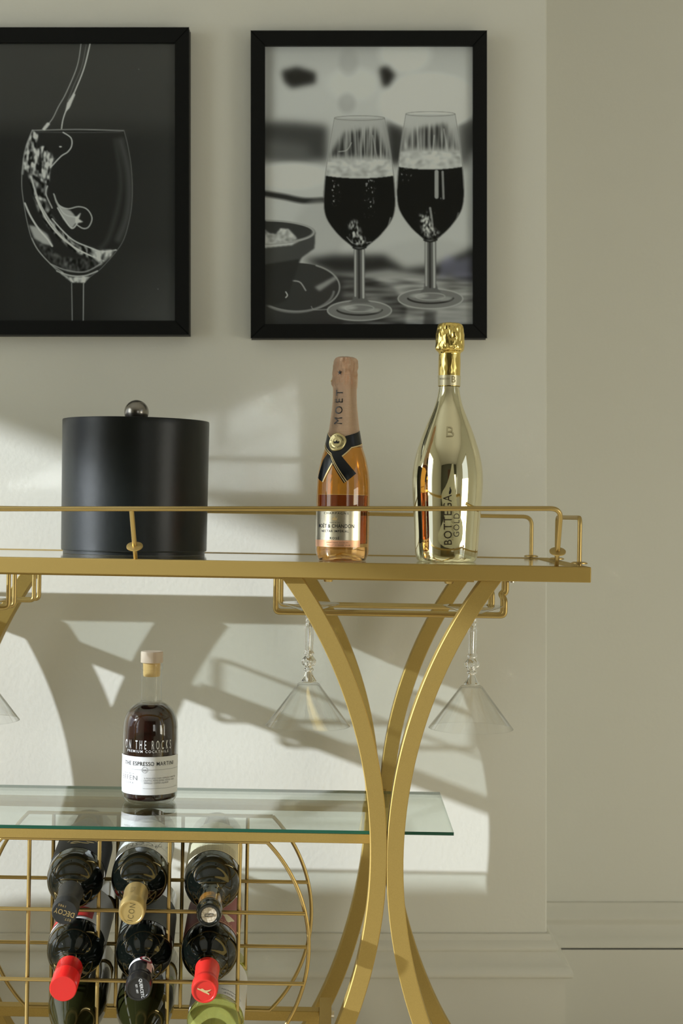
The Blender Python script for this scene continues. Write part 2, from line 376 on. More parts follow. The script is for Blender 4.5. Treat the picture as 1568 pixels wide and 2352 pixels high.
# lower shelf: frame bars, glass
SG = 0.4437
MB().box(-0.300, 0.037, SG-0.0122, 0.300, 0.055, SG-0.0002).build('shelf_front_bar', M_gold, cart, bevel=0.001)
MB().box(-0.300, 0.236, SG-0.0122, 0.300, 0.256, SG-0.0002).build('shelf_back_bar', M_gold, cart, bevel=0.001)
for s in (-1, 1):
    a = s*UC
    MB().box(a-0.009, 0.036, SG-0.0122, a+0.009, 0.350, SG-0.0002).build('shelf_side_bar', M_gold, cart, bevel=0.001)
gs = MB()
sheet('shelf_glass', -0.3975, 0.0365, SG, 0.3975, 0.308, SG+0.0041, cart)

# lower frame under the wine rack
MB().box(-0.232, 0.037, 0.142, 0.232, 0.055, 0.155).build('base_front_bar', M_gold, cart, bevel=0.001)
MB().box(-0.232, 0.236, 0.142, 0.232, 0.256, 0.156).build('base_back_bar', M_gold, cart, bevel=0.001)
for s in (-1, 1):
    sb = MB().box(s*0.2405-0.0082, 0.030, 0.150, s*0.2405+0.0082, 0.262, 0.1675).build('base_side_bar', M_gold, cart, bevel=0.001)
    MB().tube([(s*0.2487, 0.244, 0.150), (s*0.2525, 0.244, 0.150)], 0.0052, 18).build('bolt', M_screw, sb, smooth=40)

# wine rack: two wire grids
RC, OX, RW, HH = 0.2996, 0.0337, 0.1857, 0.1312
for (v, gname) in ((0.0405, 'wine_rack_front'), (0.2005, 'wine_rack_back')):
    r = 0.0025
    def arc(s):
        a0 = math.asin(HH/RW); return [(s*(OX+RW*math.cos(a0-2*a0*i/40)), v, RC+RW*math.sin(a0-2*a0*i/40)) for i in range(41)]
    ring = arc(1)+arc(-1)[::-1]; ring.append(ring[0])
    g = MB().tube(ring, r, 10).build(gname, M_wire, cart, smooth=60)
    for i in range(4):
        u = -0.13125+0.0875*i
        MB().tube([(u, v+0.001, RC-HH), (u, v+0.001, RC+HH)], r, 10).build('upright_wire', M_wire, g, smooth=60)
    for k in (-1, 1):
        z = RC+k*0.04373; e = OX+math.sqrt(RW*RW-(k*0.04373)**2)
        MB().tube([(-e, v-0.0035, z), (e, v-0.0035, z)], r, 10).build('cross_wire', M_wire, g, smooth=60)

# stemware racks below the tray
def hang_rack(s):
    root = None
    for v in (0.070, 0.105, 0.230, 0.265):
        a, b, w0, top = 0.1690, 0.4605, 0.7155, TH-0.0192
        if s > 0 or True:
            path = fillet([(s*a, v, top), (s*a, v, w0), (s*b, v, w0), (s*b, v, w0+0.021), (s*(b-0.003), v+0.006, w0+0.026), (s*(b+0.002), v+0.006, w0+0.030), (s*(b+0.002), v+0.006, top)], 0.0062, 5)
        o = MB().tube(path, 0.0029, 10).build('stemware_rack' if root is None else 'rod', M_wire, cart if root is None else root, smooth=60)
        if root is None: root = o
    for (x, dx) in ((a-0.008, 0), (b+0.008, 0)):
        for v in (0.0875, 0.2475):
            t = MB().box(s*x-0.011, v-0.022, TH-0.0212, s*x+0.011, v+0.022, TH-0.0194).build('mounting_tab', M_wire, root)
            MB().tube([(s*(x), v-0.014, TH-0.0212), (s*(x), v-0.014, TH-0.0236)], 0.0042, 16).build('screw', M_screw, root, smooth=40)
hang_rack(1); hang_rack(-1)
for u in (0.236, 0.385, -0.236):
    MB().tube([(u, 0.02, TH-0.0212), (u, 0.02, TH-0.0240)], [0.0062, 0.005], 18).build('screw_cap', M_wire, cart, smooth=40)

# ------------------------------------------------------------------ martini glasses hanging by their feet
gp = 1794.0
def glass_profile():
    foot = [(68,0),(68.6,1.0),(66,3.2)]+smoothp([(58,6),(44,10.5),(30,14.5),(19,18.5),(12.5,23),(9.6,30)],3)
    stem = smoothp([(9.6,31),(7.6,36),(9.2,41),(8.0,46),(9.6,52),(9.2,70),(8.6,96),(8.1,110)],4)
    stem += smoothp([(11.4,114),(11.8,117.5),(8.8,120),(11,124),(15.5,131.5),(14.6,140),(10.2,146),(8.6,148.5),(11.4,152),(11.0,155.5),(7.8,158)],4)
    stem += smoothp([(8.8,161),(11.5,168),(16,176),(18.4,179),(17.5,181.5)],3)
    cup = smoothp([(18.6,183),(22.5,183.8),(26.5,187),(30.5,194),(38,206),(96.5,284)],4)
    cup = [(18.6,183),(22,183.5),(25.5,186),(28.8,190.5),(33,196.5),(96.0,279.5),(97.3,281.5)]
    inner = [(96.2,281.5),(94.6,279.7),(32,198.4),(27.6,192.4),(24.2,188.4),(19,187),(1,186.6)]
    return foot, stem, cup, inner
def make_martini(u, label):
    M = CM @ Matrix.Translation((u, 0.0875, 0.7275))
    g = empty('martini_glass', M); tag(g, label, 'glass', 'martini glasses hanging under the tray')
    foot, stem, cup, inner = glass_profile(); S = lambda L: [(a/gp, -b/gp) for a, b in L]
    fm = MB().lathe(S([(1,0.8),(40,0.6),(66,0.0)]+foot), 64); fm.build('foot', M_clear, g, smooth=50)
    def flute(q, z, r): 
        h = -z*gp
        if 52 < h < 112: return 0.0006*math.cos(q*8)
        if 126 < h < 146: return 0.0009*math.cos(q*9)*math.sin((h-126)/20*PI)
        return 0.0
    MB().lathe(S([(1,29)]+[(9.6,30)]+stem+[(1,182)]), 72, disp=flute).build('stem', M_solid, g, smooth=60)
    MB().lathe(S(cup+inner), 96).build('bowl', M_clear, g, smooth=50)
    return g
make_martini(0.2124, 'martini glass hanging upside down below the pink-gold foil bottle')
make_martini(0.4210, 'martini glass hanging upside down at the right end of the cart')
make_martini(-0.2110, 'martini glass hanging upside down, cut off by the left edge of the photo')

# ------------------------------------------------------------------ ice bucket
bc = cl(308, 1272, 2.115); BR = 0.1010; BH = 0.1850
bk = empty('ice_bucket', CM @ Matrix.Translation((bc.x, bc.y-1.85 if bc.y > 1 else bc.y, TH-0.0005)))
tag(bk, 'black leather-look cylindrical ice bucket with round steel knob on its lid', 'ice bucket')
BT = BR*0.985
MB().lathe([(0.01,0),(BR*0.97,0),(BR*0.97,0.0042),(BR*0.99,0.0045),(BR*0.99+0.0006,0.0062)]+[(BR*(0.99+0.01*i/30)+0.0006,0.0062+(BH-0.008)*i/30) for i in range(31)]+[(BR+0.0002,BH),(BR-0.0016,BH+0.0002),(BR-0.0022,BH-0.002),(BR-0.0022,BH-0.05)], 128).build('body', M_bucket, bk, smooth=35)
MB().lathe([(0.0,BH-0.002),(BR-0.0035,BH-0.002),(BR-0.0028,BH-0.006),(BR-0.0028,BH-0.012)], 96).build('lid', M_bucket, bk, smooth=35)
KZ = BH-0.002
kp = [(0.0060,0),(0.0058,0.0048),(0.0140,0.0050)]
kp += [(0.0170*math.sin(a), 0.0142+0.0170*-math.cos(a)) for a in [PI*(0.34+0.66*i/28) for i in range(29)]]
MB().lathe([(r, KZ+z) for r, z in kp], 64).build('knob', M_knob, bk, smooth=40)

# ------------------------------------------------------------------ small rose sparkling bottle
def at_tray(px, D): 
    p = cl(px, 1285, D); return CM @ Matrix.Translation((p.x-ROLL*0, p.y, TH-0.0006))
k = 1771.0
def pr(L, kk, y0): return [(r/kk, (y0-y)/kk) for r, y in L]
rose_raw = [(54.5,1289.2),(56,1284),(59.6,1276),(61,1262),(61.3,1240),(61.3,1180),(61.3,1142),(60.8,1118),(59.3,1096),(57.4,1083),(55,1071),(52,1058),(47.6,1044),(42.6,1029),(38.2,1007),(34.6,989),(31,961),(28.4,938),(27.0,915),(27.0,897)]
rp = smoothp(pr(rose_raw, k, 1290.0), 3)
MR = at_tray(785.3, 1.965)
rb = empty('sparkling_wine_bottle', MR)
tag(rb, 'small rosé sparkling wine bottle with pink-gold foil neck and black ribbon', 'bottle')
M_rglass = thin_glass('amber bottle glass', (0.98,0.80,0.50,1), (0.75,0.48,0.20,1), power=3, f0=0.05)
MB().lathe([(0.001,0.006),(0.022,0.004)]+rp, 96).build('glass_body', M_rglass, rb, smooth=50)
M_rwine = mat('rose wine', (0.36,0.115,0.060,1), 0.02, trans=1.0, ior=1.34)
M_rhaze = mat('amber neck glow', (0.88,0.60,0.25,1), 0.03, trans=1.0, ior=1.03)
zl = (1290-1140)/k
inner = [(max(r-0.0022, 0.001), z) for r, z in rp if z > 0.020 and z < zl]
MB().lathe([(0.001,0.019)]+inner+[(prof_r(rp, zl)-0.0022, zl),(0.0005,zl)], 72).build('wine', M_rwine, rb, smooth=50)
inner2 = [(max(r-0.0022, 0.001), z) for r, z in rp if z > zl+0.001 and z < 0.17]
MB().lathe([(0.0005,zl+0.0008)]+[(prof_r(rp, zl)-0.0022, zl+0.0008)]+inner2+[(0.001,0.171)], 72).build('empty_upper_glass', M_rhaze, rb, smooth=50)
# thick base of the bottle
MB().lathe([(0.001,0.011),(0.016,0.008),(0.028,0.0025),(0.0305,0.001),(0.0325,0.006),(0.0330,0.012),(0.0325,0.018),(0.001,0.0185)], 64).build('base', mat('thick base glass',(0.95,0.80,0.68,1),0.02,trans=1.0), rb, smooth=50)
# foil
M_rfoil = mat('pink gold foil', (0.95,0.69,0.52,1), 0.26, 0.92)
nt = M_rfoil.node_tree; b_ = nt.nodes['Principled BSDF']; tc = nt.nodes.new('ShaderNodeTexCoord'); sx = nt.nodes.new('ShaderNodeSeparateXYZ')
at2 = nt.nodes.new('ShaderNodeMath'); at2.operation = 'ARCTAN2'; nt.links.new(tc.outputs['Object'], sx.inputs[0]); nt.links.new(sx.outputs[0], at2.inputs[0]); nt.links.new(sx.outputs[1], at2.inputs[1])
def mth(nt, op, a, b=None):
    n = nt.nodes.new('ShaderNodeMath'); n.operation = op
    for i, q in enumerate((a, b)):
        if q is None: continue
        if isinstance(q, (int, float)): n.inputs[i].default_value = q
        else: nt.links.new(q, n.inputs[i])
    return n.outputs[0]
ph = mth(nt, 'MULTIPLY', at2.outputs[0], 44.0); zz = mth(nt, 'MULTIPLY', sx.outputs[2], 3300.0)
d1 = mth(nt, 'SINE', mth(nt, 'ADD', ph, zz)); d2 = mth(nt, 'SINE', mth(nt, 'SUBTRACT', ph, zz)); hh_ = mth(nt, 'MULTIPLY', d1, d2)
bp = nt.nodes.new('ShaderNodeBump'); bp.inputs['Strength'].default_value = 1.0; bp.inputs['Distance'].default_value = 0.0007
nt.links.new(hh_, bp.inputs['Height']); nt.links.new(bp.outputs[0], b_.inputs['Normal'])
zf0 = (1290-1030)/k
neckp = [(r+0.0003, z) for r, z in rp if z > zf0]
capr = pr([(27.2,897),(28.4,893),(29.8,886),(29.2,878),(28.9,868),(28.5,858),(28.0,845),(27.4,835),(25.5,829),(22,825),(14,822.6),(1,822)], k, 1290.0)
def crumple(amp, f, zlo, zhi):
    def d(q, z, r):
        if z < zlo: return 0.0
        t = min(1, (z-zlo)/0.004)
        p = Vector((math.sin(q)*1.6, math.cos(q)*1.6, z*42))*f
        return amp*t*min(1, r/0.01)*(abs(noise.noise(p))*2.2-0.55+0.5*noise.noise(p*2.3))
    return d
capS = smoothp(capr, 6)
foil = MB().lathe(neckp+capS, 160, disp=crumple(0.0017, 1.7, (1290-893)/k, 1)); foil.build('foil', M_rfoil, rb, smooth=75)
MB().tube([(-0.0165, -0.002, (1290-884)/k), (-0.0182, -0.002, (1290-879)/k), (-0.0170, -0.003, (1290-876)/k)], 0.0005, 6).build('wire_twist', M_wire, rb)
allp = neckp+capr
tx = MB(); wrap_text(tx, 'MOËT', 0.0142, rp, (1290-940)/k, -0.42, 0.95, 0.0, rot=PI/2, off=0.0009, space=1.45)
tx.build('neck_lettering', M_ink, rb)
# star cut-out
st = MB(); vs = []; zc = (1290-861)/k
for i in range(10):
    a = PI/2+i*PI/5; rr = 0.0036 if i % 2 == 0 else 0.0015; R = prof_r(capr, zc)+0.0012; s_ = -0.0072+rr*math.cos(a)
    vs.append((R*math.sin(s_/R), -R*math.cos(s_/R), zc+rr*math.sin(a)))
R = prof_r(capr, zc)+0.0014; vs.append((R*math.sin(-0.0072/R), -R*math.cos(-0.0072/R), zc))
st.add(vs, [(i, (i+1) % 10, 10) for i in range(10)]); st.build('star_mark', M_ink, rb)
# ribbon: two bands crossing below the seal; (angle, height)
def rz(py): return (1290-py)/k
def rs(px, py):                   # pixel -> (angle, height) on this bottle
    z = rz(py); ax = 785.3+(1288-py)*ROLL*0.6; R = prof_r(rp, z); t = max(-0.995, min(0.995, (px-ax)/k/R)); return (math.asin(t), z)
M_rib = mat('black satin ribbon', (0.006,0.0075,0.010,1), 0.22, spec=0.6); M_rgold = mat('gold thread', (0.80,0.62,0.32,1), 0.35, 0.7)
def band(L, Rr, off, m, name, parent, sub=10):
    mb = MB(); a = [rs(*p) for p in L]; b = [rs(*p) for p in Rr]; 
    n = 14; A = [a[0]]; B = [b[0]]; A = []; B = []
    for i in range(len(a)-1):
        for j in range(n):
            t = j/n; A.append(tuple(a[i][q]*(1-t)+a[i+1][q]*t for q in (0,1))); B.append(tuple(b[i][q]*(1-t)+b[i+1][q]*t for q in (0,1)))
    A.append(a[-1]); B.append(b[-1]); surf_strip(mb, A, B, rp, off, sub); return mb.build(name, m, parent, smooth=True)
# band from upper right down to lower left
bd1 = band([(823,991),(792,1006),(760,1034),(742,1060),(730,1102)], [(828,1024),(805,1034),(778,1060),(764,1070),(741,1112)], 0.0006, M_rib, 'ribbon', rb)
band([(828.4,1020),(804,1031),(780,1054),(762,1066),(740,1111)], [(828.8,1022.5),(805,1033.4),(782,1056.4),(764,1068),(742.3,1112)], 0.0010, M_rgold, 'ribbon_edge', bd1, 3)
# band from upper left down to lower right
bd2 = band([(742.5,1026),(757,1052),(788,1114)], [(752,994),(768,1024),(815,1091)], 0.0012, M_rib, 'ribbon', rb)
for o_ in (0.0, 0.055):
    f = lambda a, b, t: (a[0]+(b[0]-a[0])*t, a[1]+(b[1]-a[1])*t)
    A0 = [(743.5,1026),(758.5,1052),(789,1113.3)]; B0 = [(752,994),(768,1024),(815,1091)]; t0 = 0.03+o_*2.4
    band([f(p, q, t0) for p, q in zip(A0, B0)], [f(p, q, t0+0.065) for p, q in zip(A0, B0)], 0.0016, M_rgold, 'ribbon_edge', bd2, 3)
band([(752.3,993.5),(764,1016)], [(753,992),(765,1014)], 0.0016, M_rgold, 'ribbon_edge', bd2, 3)
# seal
M_seal = mat('gold wax seal', (0.72,0.62,0.32,1), 0.28, 0.85); sm = MB(); sc_, sz_ = rs(772.5, 1019.5); ny = 24; rings = []
R0 = prof_r(rp, sz_)
for i, (fr_, off) in enumerate([(0,0.0030),(0.45,0.0030),(0.5,0.0033),(0.56,0.0030),(0.78,0.0030),(0.83,0.0034),(0.9,0.0030),(1.0,0.0018),(1.02,0.0006)]):
    ring = []
    for q in range(48):
        a = 2*PI*q/48; wob = 1+0.05*math.sin(3*a+1)+0.03*math.sin(5*a); x = 0.0112*fr_*math.cos(a)*(wob if fr_ > 0.9 else 1); z = sz_+0.0118*fr_*math.sin(a)*(wob if fr_ > 0.9 else 1)
        R = prof_r(rp, z)+off; p_ = sc_+x/R0; ring.append((R*math.sin(p_), -R*math.cos(p_), z))
    rings.append(ring)
sv = [p for r_ in rings for p in r_]; sf = [(i*48+q, i*48+(q+1) % 48, (i+1)*48+(q+1) % 48, (i+1)*48+q) for i in range(len(rings)-1) for q in range(48)]
sm.add(sv, sf); so = sm.build('seal', M_seal, rb, smooth=70)
cr = MB()   # crown mark and ring of lettering
def seal_pt(x, z_): 
    z = sz_+z_; R = prof_r(rp, z)+0.0035; p_ = sc_+x/R0; return (R*math.sin(p_), -R*math.cos(p_), z)
cw = [(-0.0028,-0.0020),(0.0028,-0.0020),(0.0036,0.0012),(0.0018,-0.0002),(0.0,0.0020),(-0.0018,-0.0002),(-0.0036,0.0012)]
cr.add([seal_pt(*p) for p in cw]+[seal_pt(0,-0.001)], [(i, (i+1) % 7, 7) for i in range(7)])
for i, ch in enumerate('MOËT & CHANDON'):
    a = math.radians(165-i*11.5); vs, fs = text_raw(ch, 0.0019, 1.0, 0.01) if ch != ' ' else ([], [])
    cr.add([seal_pt(0.0079*math.cos(a)+x*math.sin(a)+y*math.cos(a), 0.0079*math.sin(a)-x*math.cos(a)+y*math.sin(a)) for x, y in vs], fs)
for i, ch in enumerate('EPERNAY FRANCE'):
    a = math.radians(195+i*11.5); vs, fs = text_raw(ch, 0.0019, 1.0, 0.01) if ch != ' ' else ([], [])
    cr.add([seal_pt(0.0079*math.cos(a)-x*math.sin(a)-y*math.cos(a), 0.0079*math.sin(a)+x*math.cos(a)-y*math.sin(a)) for x, y in vs], fs)
cr.build('crown_mark', M_ink, so)
# front label
M_rlab = mat('brushed champagne label', (0.72,0.66,0.50,1), 0.27, 0.9); M_rcop = mat('copper label band', (0.80,0.44,0.26,1), 0.35, 0.75)
lb = label_patch(rp, rz(1242.5), rz(1172), -1.42, 0.70, 0.0004).build('label', M_rlab, rb, smooth=True)
label_patch(rp, rz(1258), rz(1242.5), -1.42, 0.70, 0.0004).build('label_band', M_rcop, lb, smooth=True)
t = MB()
wrap_text(t, 'CHAMPAGNE', 0.0040, rp, rz(1182), -0.27, 1.1, 0.0, off=0.0006, space=1.4)
wrap_text(t, 'MOËT & CHANDON', 0.0066, rp, rz(1211), -0.31, 0.80, 0.012, off=0.0006, space=1.12)
wrap_text(t, 'NECTAR IMPÉRIAL', 0.0040, rp, rz(1222.5), -0.32, 0.95, 0.008, off=0.0006, space=1.25)
wrap_text(t, 'ROSÉ', 0.0042, rp, rz(1238.5), -0.30, 1.0, 0.008, off=0.0006, space=1.4)
wrap_text(t, 'FONDÉ EN 1743', 0.0016, rp, rz(1203), -0.30, 1.0, 0.0, off=0.0006, space=1.3)
t.build('label_lettering', M_ink, lb)
t = MB(); wrap_text(t, 'ÉPERNAY FRANCE  ALC 12% VOL', 0.0020, rp, rz(1248), -0.2, 1.0, 0, off=0.0006); wrap_text(t, 'PRODUCT OF FRANCE   375 ML', 0.0022, rp, rz(1254), -0.15, 1.0, 0, off=0.0006)
t.build('band_lettering', mat('brown ink', (0.25,0.10,0.05,1), 0.5), lb)
t = MB(); t.lathe([(0.0035,0),(0.0040,0.0)], 5)
cr2 = MB(); z = rz(1194); R = prof_r(rp, z)+0.0006
cr2.add([(R*math.sin(-0.3+x/R), -R*math.cos(-0.3+x/R), z+y) for x, y in [(-0.003,-0.002),(0.003,-0.002),(0.0038,0.0018),(0.0018,0.0002),(0,0.0032),(-0.0018,0.0002),(-0.0038,0.0018)]]+[(R*math.sin(-0.3), -R*math.cos(-0.3), z-0.001)], [(i,(i+1)%7,7) for i in range(7)])
cr2.build('gold_crest', M_rgold, lb)

# ------------------------------------------------------------------ gold mirrored prosecco bottle
k2 = 1740.0
gold_raw = [(66,1290.2),(68.5,1286.5),(70.5,1280),(72.5,1263),(74.5,1221),(77.5,1179),(80.3,1137),(81.4,1109),(80.6,1088),(78,1067),(72,1039),(63,1011),(52.6,983),(40.5,954.5),(31.8,932),(26.6,912),(23.6,894),(22.6,888)]
gpf = smoothp(pr(gold_raw, k2, 1291.0), 4)
MG = at_tray(1024.5, 2.005)
gb = empty('prosecco_bottle', MG)
tag(gb, 'tall mirrored gold prosecco bottle with crumpled gold foil top', 'bottle')
M_mirror = mat('mirror gold lacquer', (0.86,0.80,0.55,1), 0.035, 1.0)
MB().lathe([(0.001,0.004),(0.03,0.002),(0.036,0.0)]+gpf, 128).build('glass_body', M_mirror, gb, smooth=60)
M_gfoil = mat('crumpled gold foil', (0.92,0.70,0.22,1), 0.17, 1.0)
gcap = pr([(24.6,889),(24.7,880),(25.2,862),(25.4,846),(25.2,822),(25.6,812),(31.5,806),(33.2,800),(32.6,790),(32.0,775),(30.6,760),(29,750),(26,745.5),(20,743.2),(10,742.3),(1,742)], k2, 1291.0)
def gcrumple(q, z, r):
    z0 = (1291-812)/k2
    if z < z0: 
        return 0.00035*noise.noise(Vector((math.sin(q)*3, math.cos(q)*3, z*130)))
    t = min(1, (z-z0)/0.004)*min(1, r/0.012)
    p = Vector((math.sin(q)*2.6, math.cos(q)*2.6, z*62))
    return t*0.0017*(1.3*abs(noise.noise(p))-0.25+0.5*noise.noise(p*2.1+Vector((3,1,2))))
gcs = smoothp(gcap, 8)
MB().lathe(gcs, 200, disp=gcrumple).build('foil', M_gfoil, gb, smooth=80)
zn = lambda py: (1291-py)/k2
cband = MB().lathe([(r+0.0006, z) for r, z in gcs if zn(888) < z < zn(863)], 64).build('neck_band', mat('pale gold neck band', (0.74,0.68,0.46,1), 0.35, 0.7), gb, smooth=60)
t = MB(); cyl = [(0.0150, 0.0), (0.0150, 0.4)]
wrap_text(t, 'B', 0.0125, cyl, zn(875), 0.30, 0.9, 0.0, off=0.0004); wrap_text(t, 'PROSECCO', 0.0034, cyl, zn(873), -0.55, 0.9, 0, off=0.0004)
t.build('band_lettering', mat('olive gold ink', (0.28,0.23,0.10,1), 0.4, 0.5), cband)
t = MB(); gg = [(r, z) for r, z in gpf]
wrap_text(t, 'B', 0.0205, gg, zn(997), -0.02, 1.05, 0.0, off=0.0007); t.build('embossed_letter', mat('embossed pale gold', (0.62,0.56,0.36,1), 0.2, 1.0), gb)
# silhouette label on the front
def gs_(px, py):
    z = zn(py); ax = 1024.5+(1288-py)*ROLL; R = prof_r(gpf, z); return (math.asin(max(-0.99, min(0.99, (px-ax)/k2/R))), z)
rows = [(1260,1028,1032),(1257,1016,1042),(1250,1006,1050),(1240,1001.5,1055),(1228,1001.5,1056.5),(1215,1006,1057),(1200,1012,1055.5),(1188,1014.5,1051),(1175,1014,1047),(1163,1011,1043.5),(1150,1009,1041.5),(1138,1008.6,1041),(1130,1011.5,1040),(1122,1016.5,1039),(1112,1021,1038),(1100,1025,1037),(1088,1028,1036.2),(1078,1030,1035.6),(1069,1031.6,1035.4)]
L_ = [gs_(a, y) for y, a, b in rows]; R_ = [gs_(b, y) for y, a, b in rows]
gl = MB(); surf_strip(gl, L_, R_, gpf, 0.0005, 8); glo = gl.build('label', mat('matte pale gold label', (0.52,0.48,0.26,1), 0.42, 0.3), gb, smooth=True)
t = MB()
wrap_text(t, 'BOTTEGA', 0.0150, gg, zn(1196), gs_(1023.5,1196)[0], 0.90, 0.003, rot=PI/2+0.03, off=0.0008, space=1.12)
wrap_text(t, 'GOLD', 0.0112, gg, zn(1207), gs_(1043,1207)[0], 0.95, -0.006, rot=PI/2+0.02, off=0.0008, space=1.1)
t.build('label_lettering', mat('brown black ink', (0.035,0.025,0.012,1), 0.4), glo)
t = MB(); wrap_text(t, 'Vino dell Amore', 0.0060, gg, zn(1209), gs_(1033.5,1205)[0], 0.95, -0.006, rot=PI/2+0.02, off=0.0007, shear=0.5)
t.build('script_lettering', mat('olive gold script', (0.30,0.25,0.12,1), 0.4, 0.4), glo)
dr = MB(); pts = [(1026.5,1137.5,1.6),(1027.6,1133,2.6),(1028.6,1128,1.8),(1027.6,1124,0.9),(1028,1121,0.4)]
surf_strip(dr, [gs_(a-w_, y) for a, y, w_ in pts], [gs_(a+w_, y) for a, y, w_ in pts], gpf, 0.0008, 2); dr.build('drop_mark', M_ink, glo)

# ------------------------------------------------------------------ espresso martini bottle on the lower shelf
k3 = 1698.0
eb_raw = [(55,1848.8),(58.5,1845),(62.4,1838),(63.4,1828),(63.6,1812),(63.6,1720),(63.4,1700),(62.4,1676),(59.4,1659),(54.0,1646),(46,1635.5),(37,1628),(29,1624),(25.2,1621.5),(23.8,1616),(23.7,1590),(23.7,1551),(25.4,1547),(25.6,1534)]
ep = smoothp(pr(eb_raw, k3, 1849.5), 4)
pe = cl(343.2, 1843, 2.062)
ME = CM @ Matrix.Translation((pe.x, pe.y, SG+0.0042))
eb = empty('cocktail_bottle', ME)
tag(eb, 'squat clear bottle of dark coffee cocktail with wooden stopper on the glass shelf', 'bottle')
M_eglass = thin_glass('clear bottle glass', (0.985,0.99,0.985,1), (0.42,0.44,0.42,1), power=4, f0=0.045)
MB().lathe([(0.001,0.005),(0.03,0.003)]+ep, 96).build('glass_body', M_eglass, eb, smooth=50)
M_cof = mat('coffee liqueur', (0.020,0.0055,0.0035,1), 0.05, spec=0.5, coat=0.6)
zt = (1849.5-1626)/k3
body = [(max(r-0.0016,0.001), z) for r, z in ep if 0.0045 < z < zt]
MB().lathe([(0.001,0.0040),(0.0315,0.0040)]+body+[(0.0145,zt+0.0006),(0.001,zt+0.0008)], 96).build('liquid', M_cof, eb, smooth=60)
M_cork = mottle(mat('pale wood stopper', rough=0.55), 60, (0.60,0.47,0.36,1), (0.74,0.62,0.50,1), stretch=(1,1,0.15))
MB().lathe(pr([(0.5,1505.3),(24,1505.5),(25.4,1507),(25.6,1530),(25.0,1531.4),(1,1531.6)], k3, 1849.5)[::-1], 48).build('stopper', M_cork, eb, smooth=35)
MB().lathe(pr([(1,1532),(20,1532),(19.6,1560),(18,1563.5),(1,1564)], k3, 1849.5)[::-1], 48).build('stopper_plug', mat('amber plastic plug', (0.72,0.50,0.20,1), 0.35), eb, smooth=35)
zE = lambda py: (1849.5-py)/k3
el = label_patch(ep, zE(1826.5), zE(1740), -1.62, 1.50, 0.0004, nphi=64).build('label', M_white, eb, smooth=True)
t = MB()
wrap_text(t, 'ON THE ROCKS', 0.0168, ep, zE(1714), 0.0, 0.33, 0.004, off=0.0007, space=1.95)
wrap_text(t, 'PREMIUM COCKTAILS', 0.0048, ep, zE(1728), 0.0, 0.95, 0.008, off=0.0007, space=1.42)
t.build('printed_lettering', M_whiteink, eb)
t = MB()
wrap_text(t, 'THE ESPRESSO MARTINI', 0.0075, ep, zE(1756), 0.07, 0.84, 0.006, off=0.0007, space=1.13)
t.build('label_lettering', M_ink, el)
t = MB()
wrap_text(t, 'EFFEN', 0.0092, ep, zE(1789), -0.72, 1.12, -0.006, off=0.0007, space=1.1)
wrap_text(t, 'VODKA', 0.0036, ep, zE(1800), -0.72, 1.0, 0.0, off=0.0007, space=1.6)
wrap_text(t, 'MADE WITH', 0.0026, ep, zE(1779), -0.72, 1.0, 0.0, off=0.0007, space=1.3)
for i, s_ in enumerate(['A RICH AND DARK ESPRESSO MARTINI', 'CRAFTED WITH EFFEN VODKA AND', 'ESPRESSO COFFEE LIQUEUR']):
    wrap_text(t, s_, 0.0030, ep, zE(1788.5+5.3*i), (0.56, 0.50, 0.37)[i], 0.86, 0.0, off=0.0007, space=1.08)
for (p0_, p1_, py) in ((-1.45,-0.15,1769.5),(0.02,1.42,1769.5),(-0.12,1.4,1812)):
    surf_strip(t, [(p0_, zE(py)), (p0_, zE(py)+0.00035)], [(p1_, zE(py)), (p1_, zE(py)+0.00035)], ep, 0.0006, 30)
for q in range(40):
    a0, a1 = 2*PI*q/40, 2*PI*(q+1)/40; pts = []
    for a, rr in ((a0,0.0036),(a1,0.0036),(a1,0.0040),(a0,0.0040)):
        R = 0.03745+0.0007; pts.append((R*math.sin(-0.065+rr*math.cos(a)/R), -R*math.cos(-0.065+rr*math.cos(a)/R), zE(1769.5)+rr*math.sin(a)))
    t.add(pts, [(0,1,2,3)])
wrap_text(t, '∞', 0.0060, ep, zE(1770), -0.065, 1.0, 0.0, off=0.0007)
t.build('small_print', M_greyink, el)

# ------------------------------------------------------------------ wine bottles in the rack
M_dark = mat('dark bottle glass', (0.0030,0.0042,0.0032,1), 0.025, spec=0.62, coat=0.3)
M_olive = mat('olive bottle glass', (0.016,0.017,0.005,1), 0.03, spec=0.6, coat=0.3)
M_lime = mat('yellow green bottle glass', (0.62,0.66,0.20,1), 0.02, trans=0.85, ior=1.35)
bord = [(0.001,0.012),(0.02,0.006),(0.030,0.0),(0.0345,0.002),(0.0356,0.006),(0.0356,0.10),(0.0356,0.176)]+smoothp([(0.0355,0.180),(0.0345,0.189),(0.0315,0.199),(0.0265,0.208),(0.0205,0.216),(0.0165,0.223),(0.0146,0.231),(0.0139,0.245),(0.0135,0.276)],4)+[(0.0137,0.278),(0.0149,0.2795),(0.0151,0.287),(0.0138,0.289),(0.0138,0.2965),(0.0128,0.298),(0.0095,0.298)]
burg = [(0.001,0.012),(0.02,0.006),(0.031,0.0),(0.0362,0.002),(0.0374,0.006),(0.0374,0.10),(0.0372,0.135)]+smoothp([(0.0370,0.140),(0.0352,0.155),(0.0315,0.172),(0.0265,0.190),(0.0215,0.208),(0.0175,0.226),(0.0152,0.243),(0.0140,0.258),(0.0136,0.276)],4)+[(0.0149,0.279),(0.0151,0.288),(0.0138,0.298),(0.0095,0.298)]
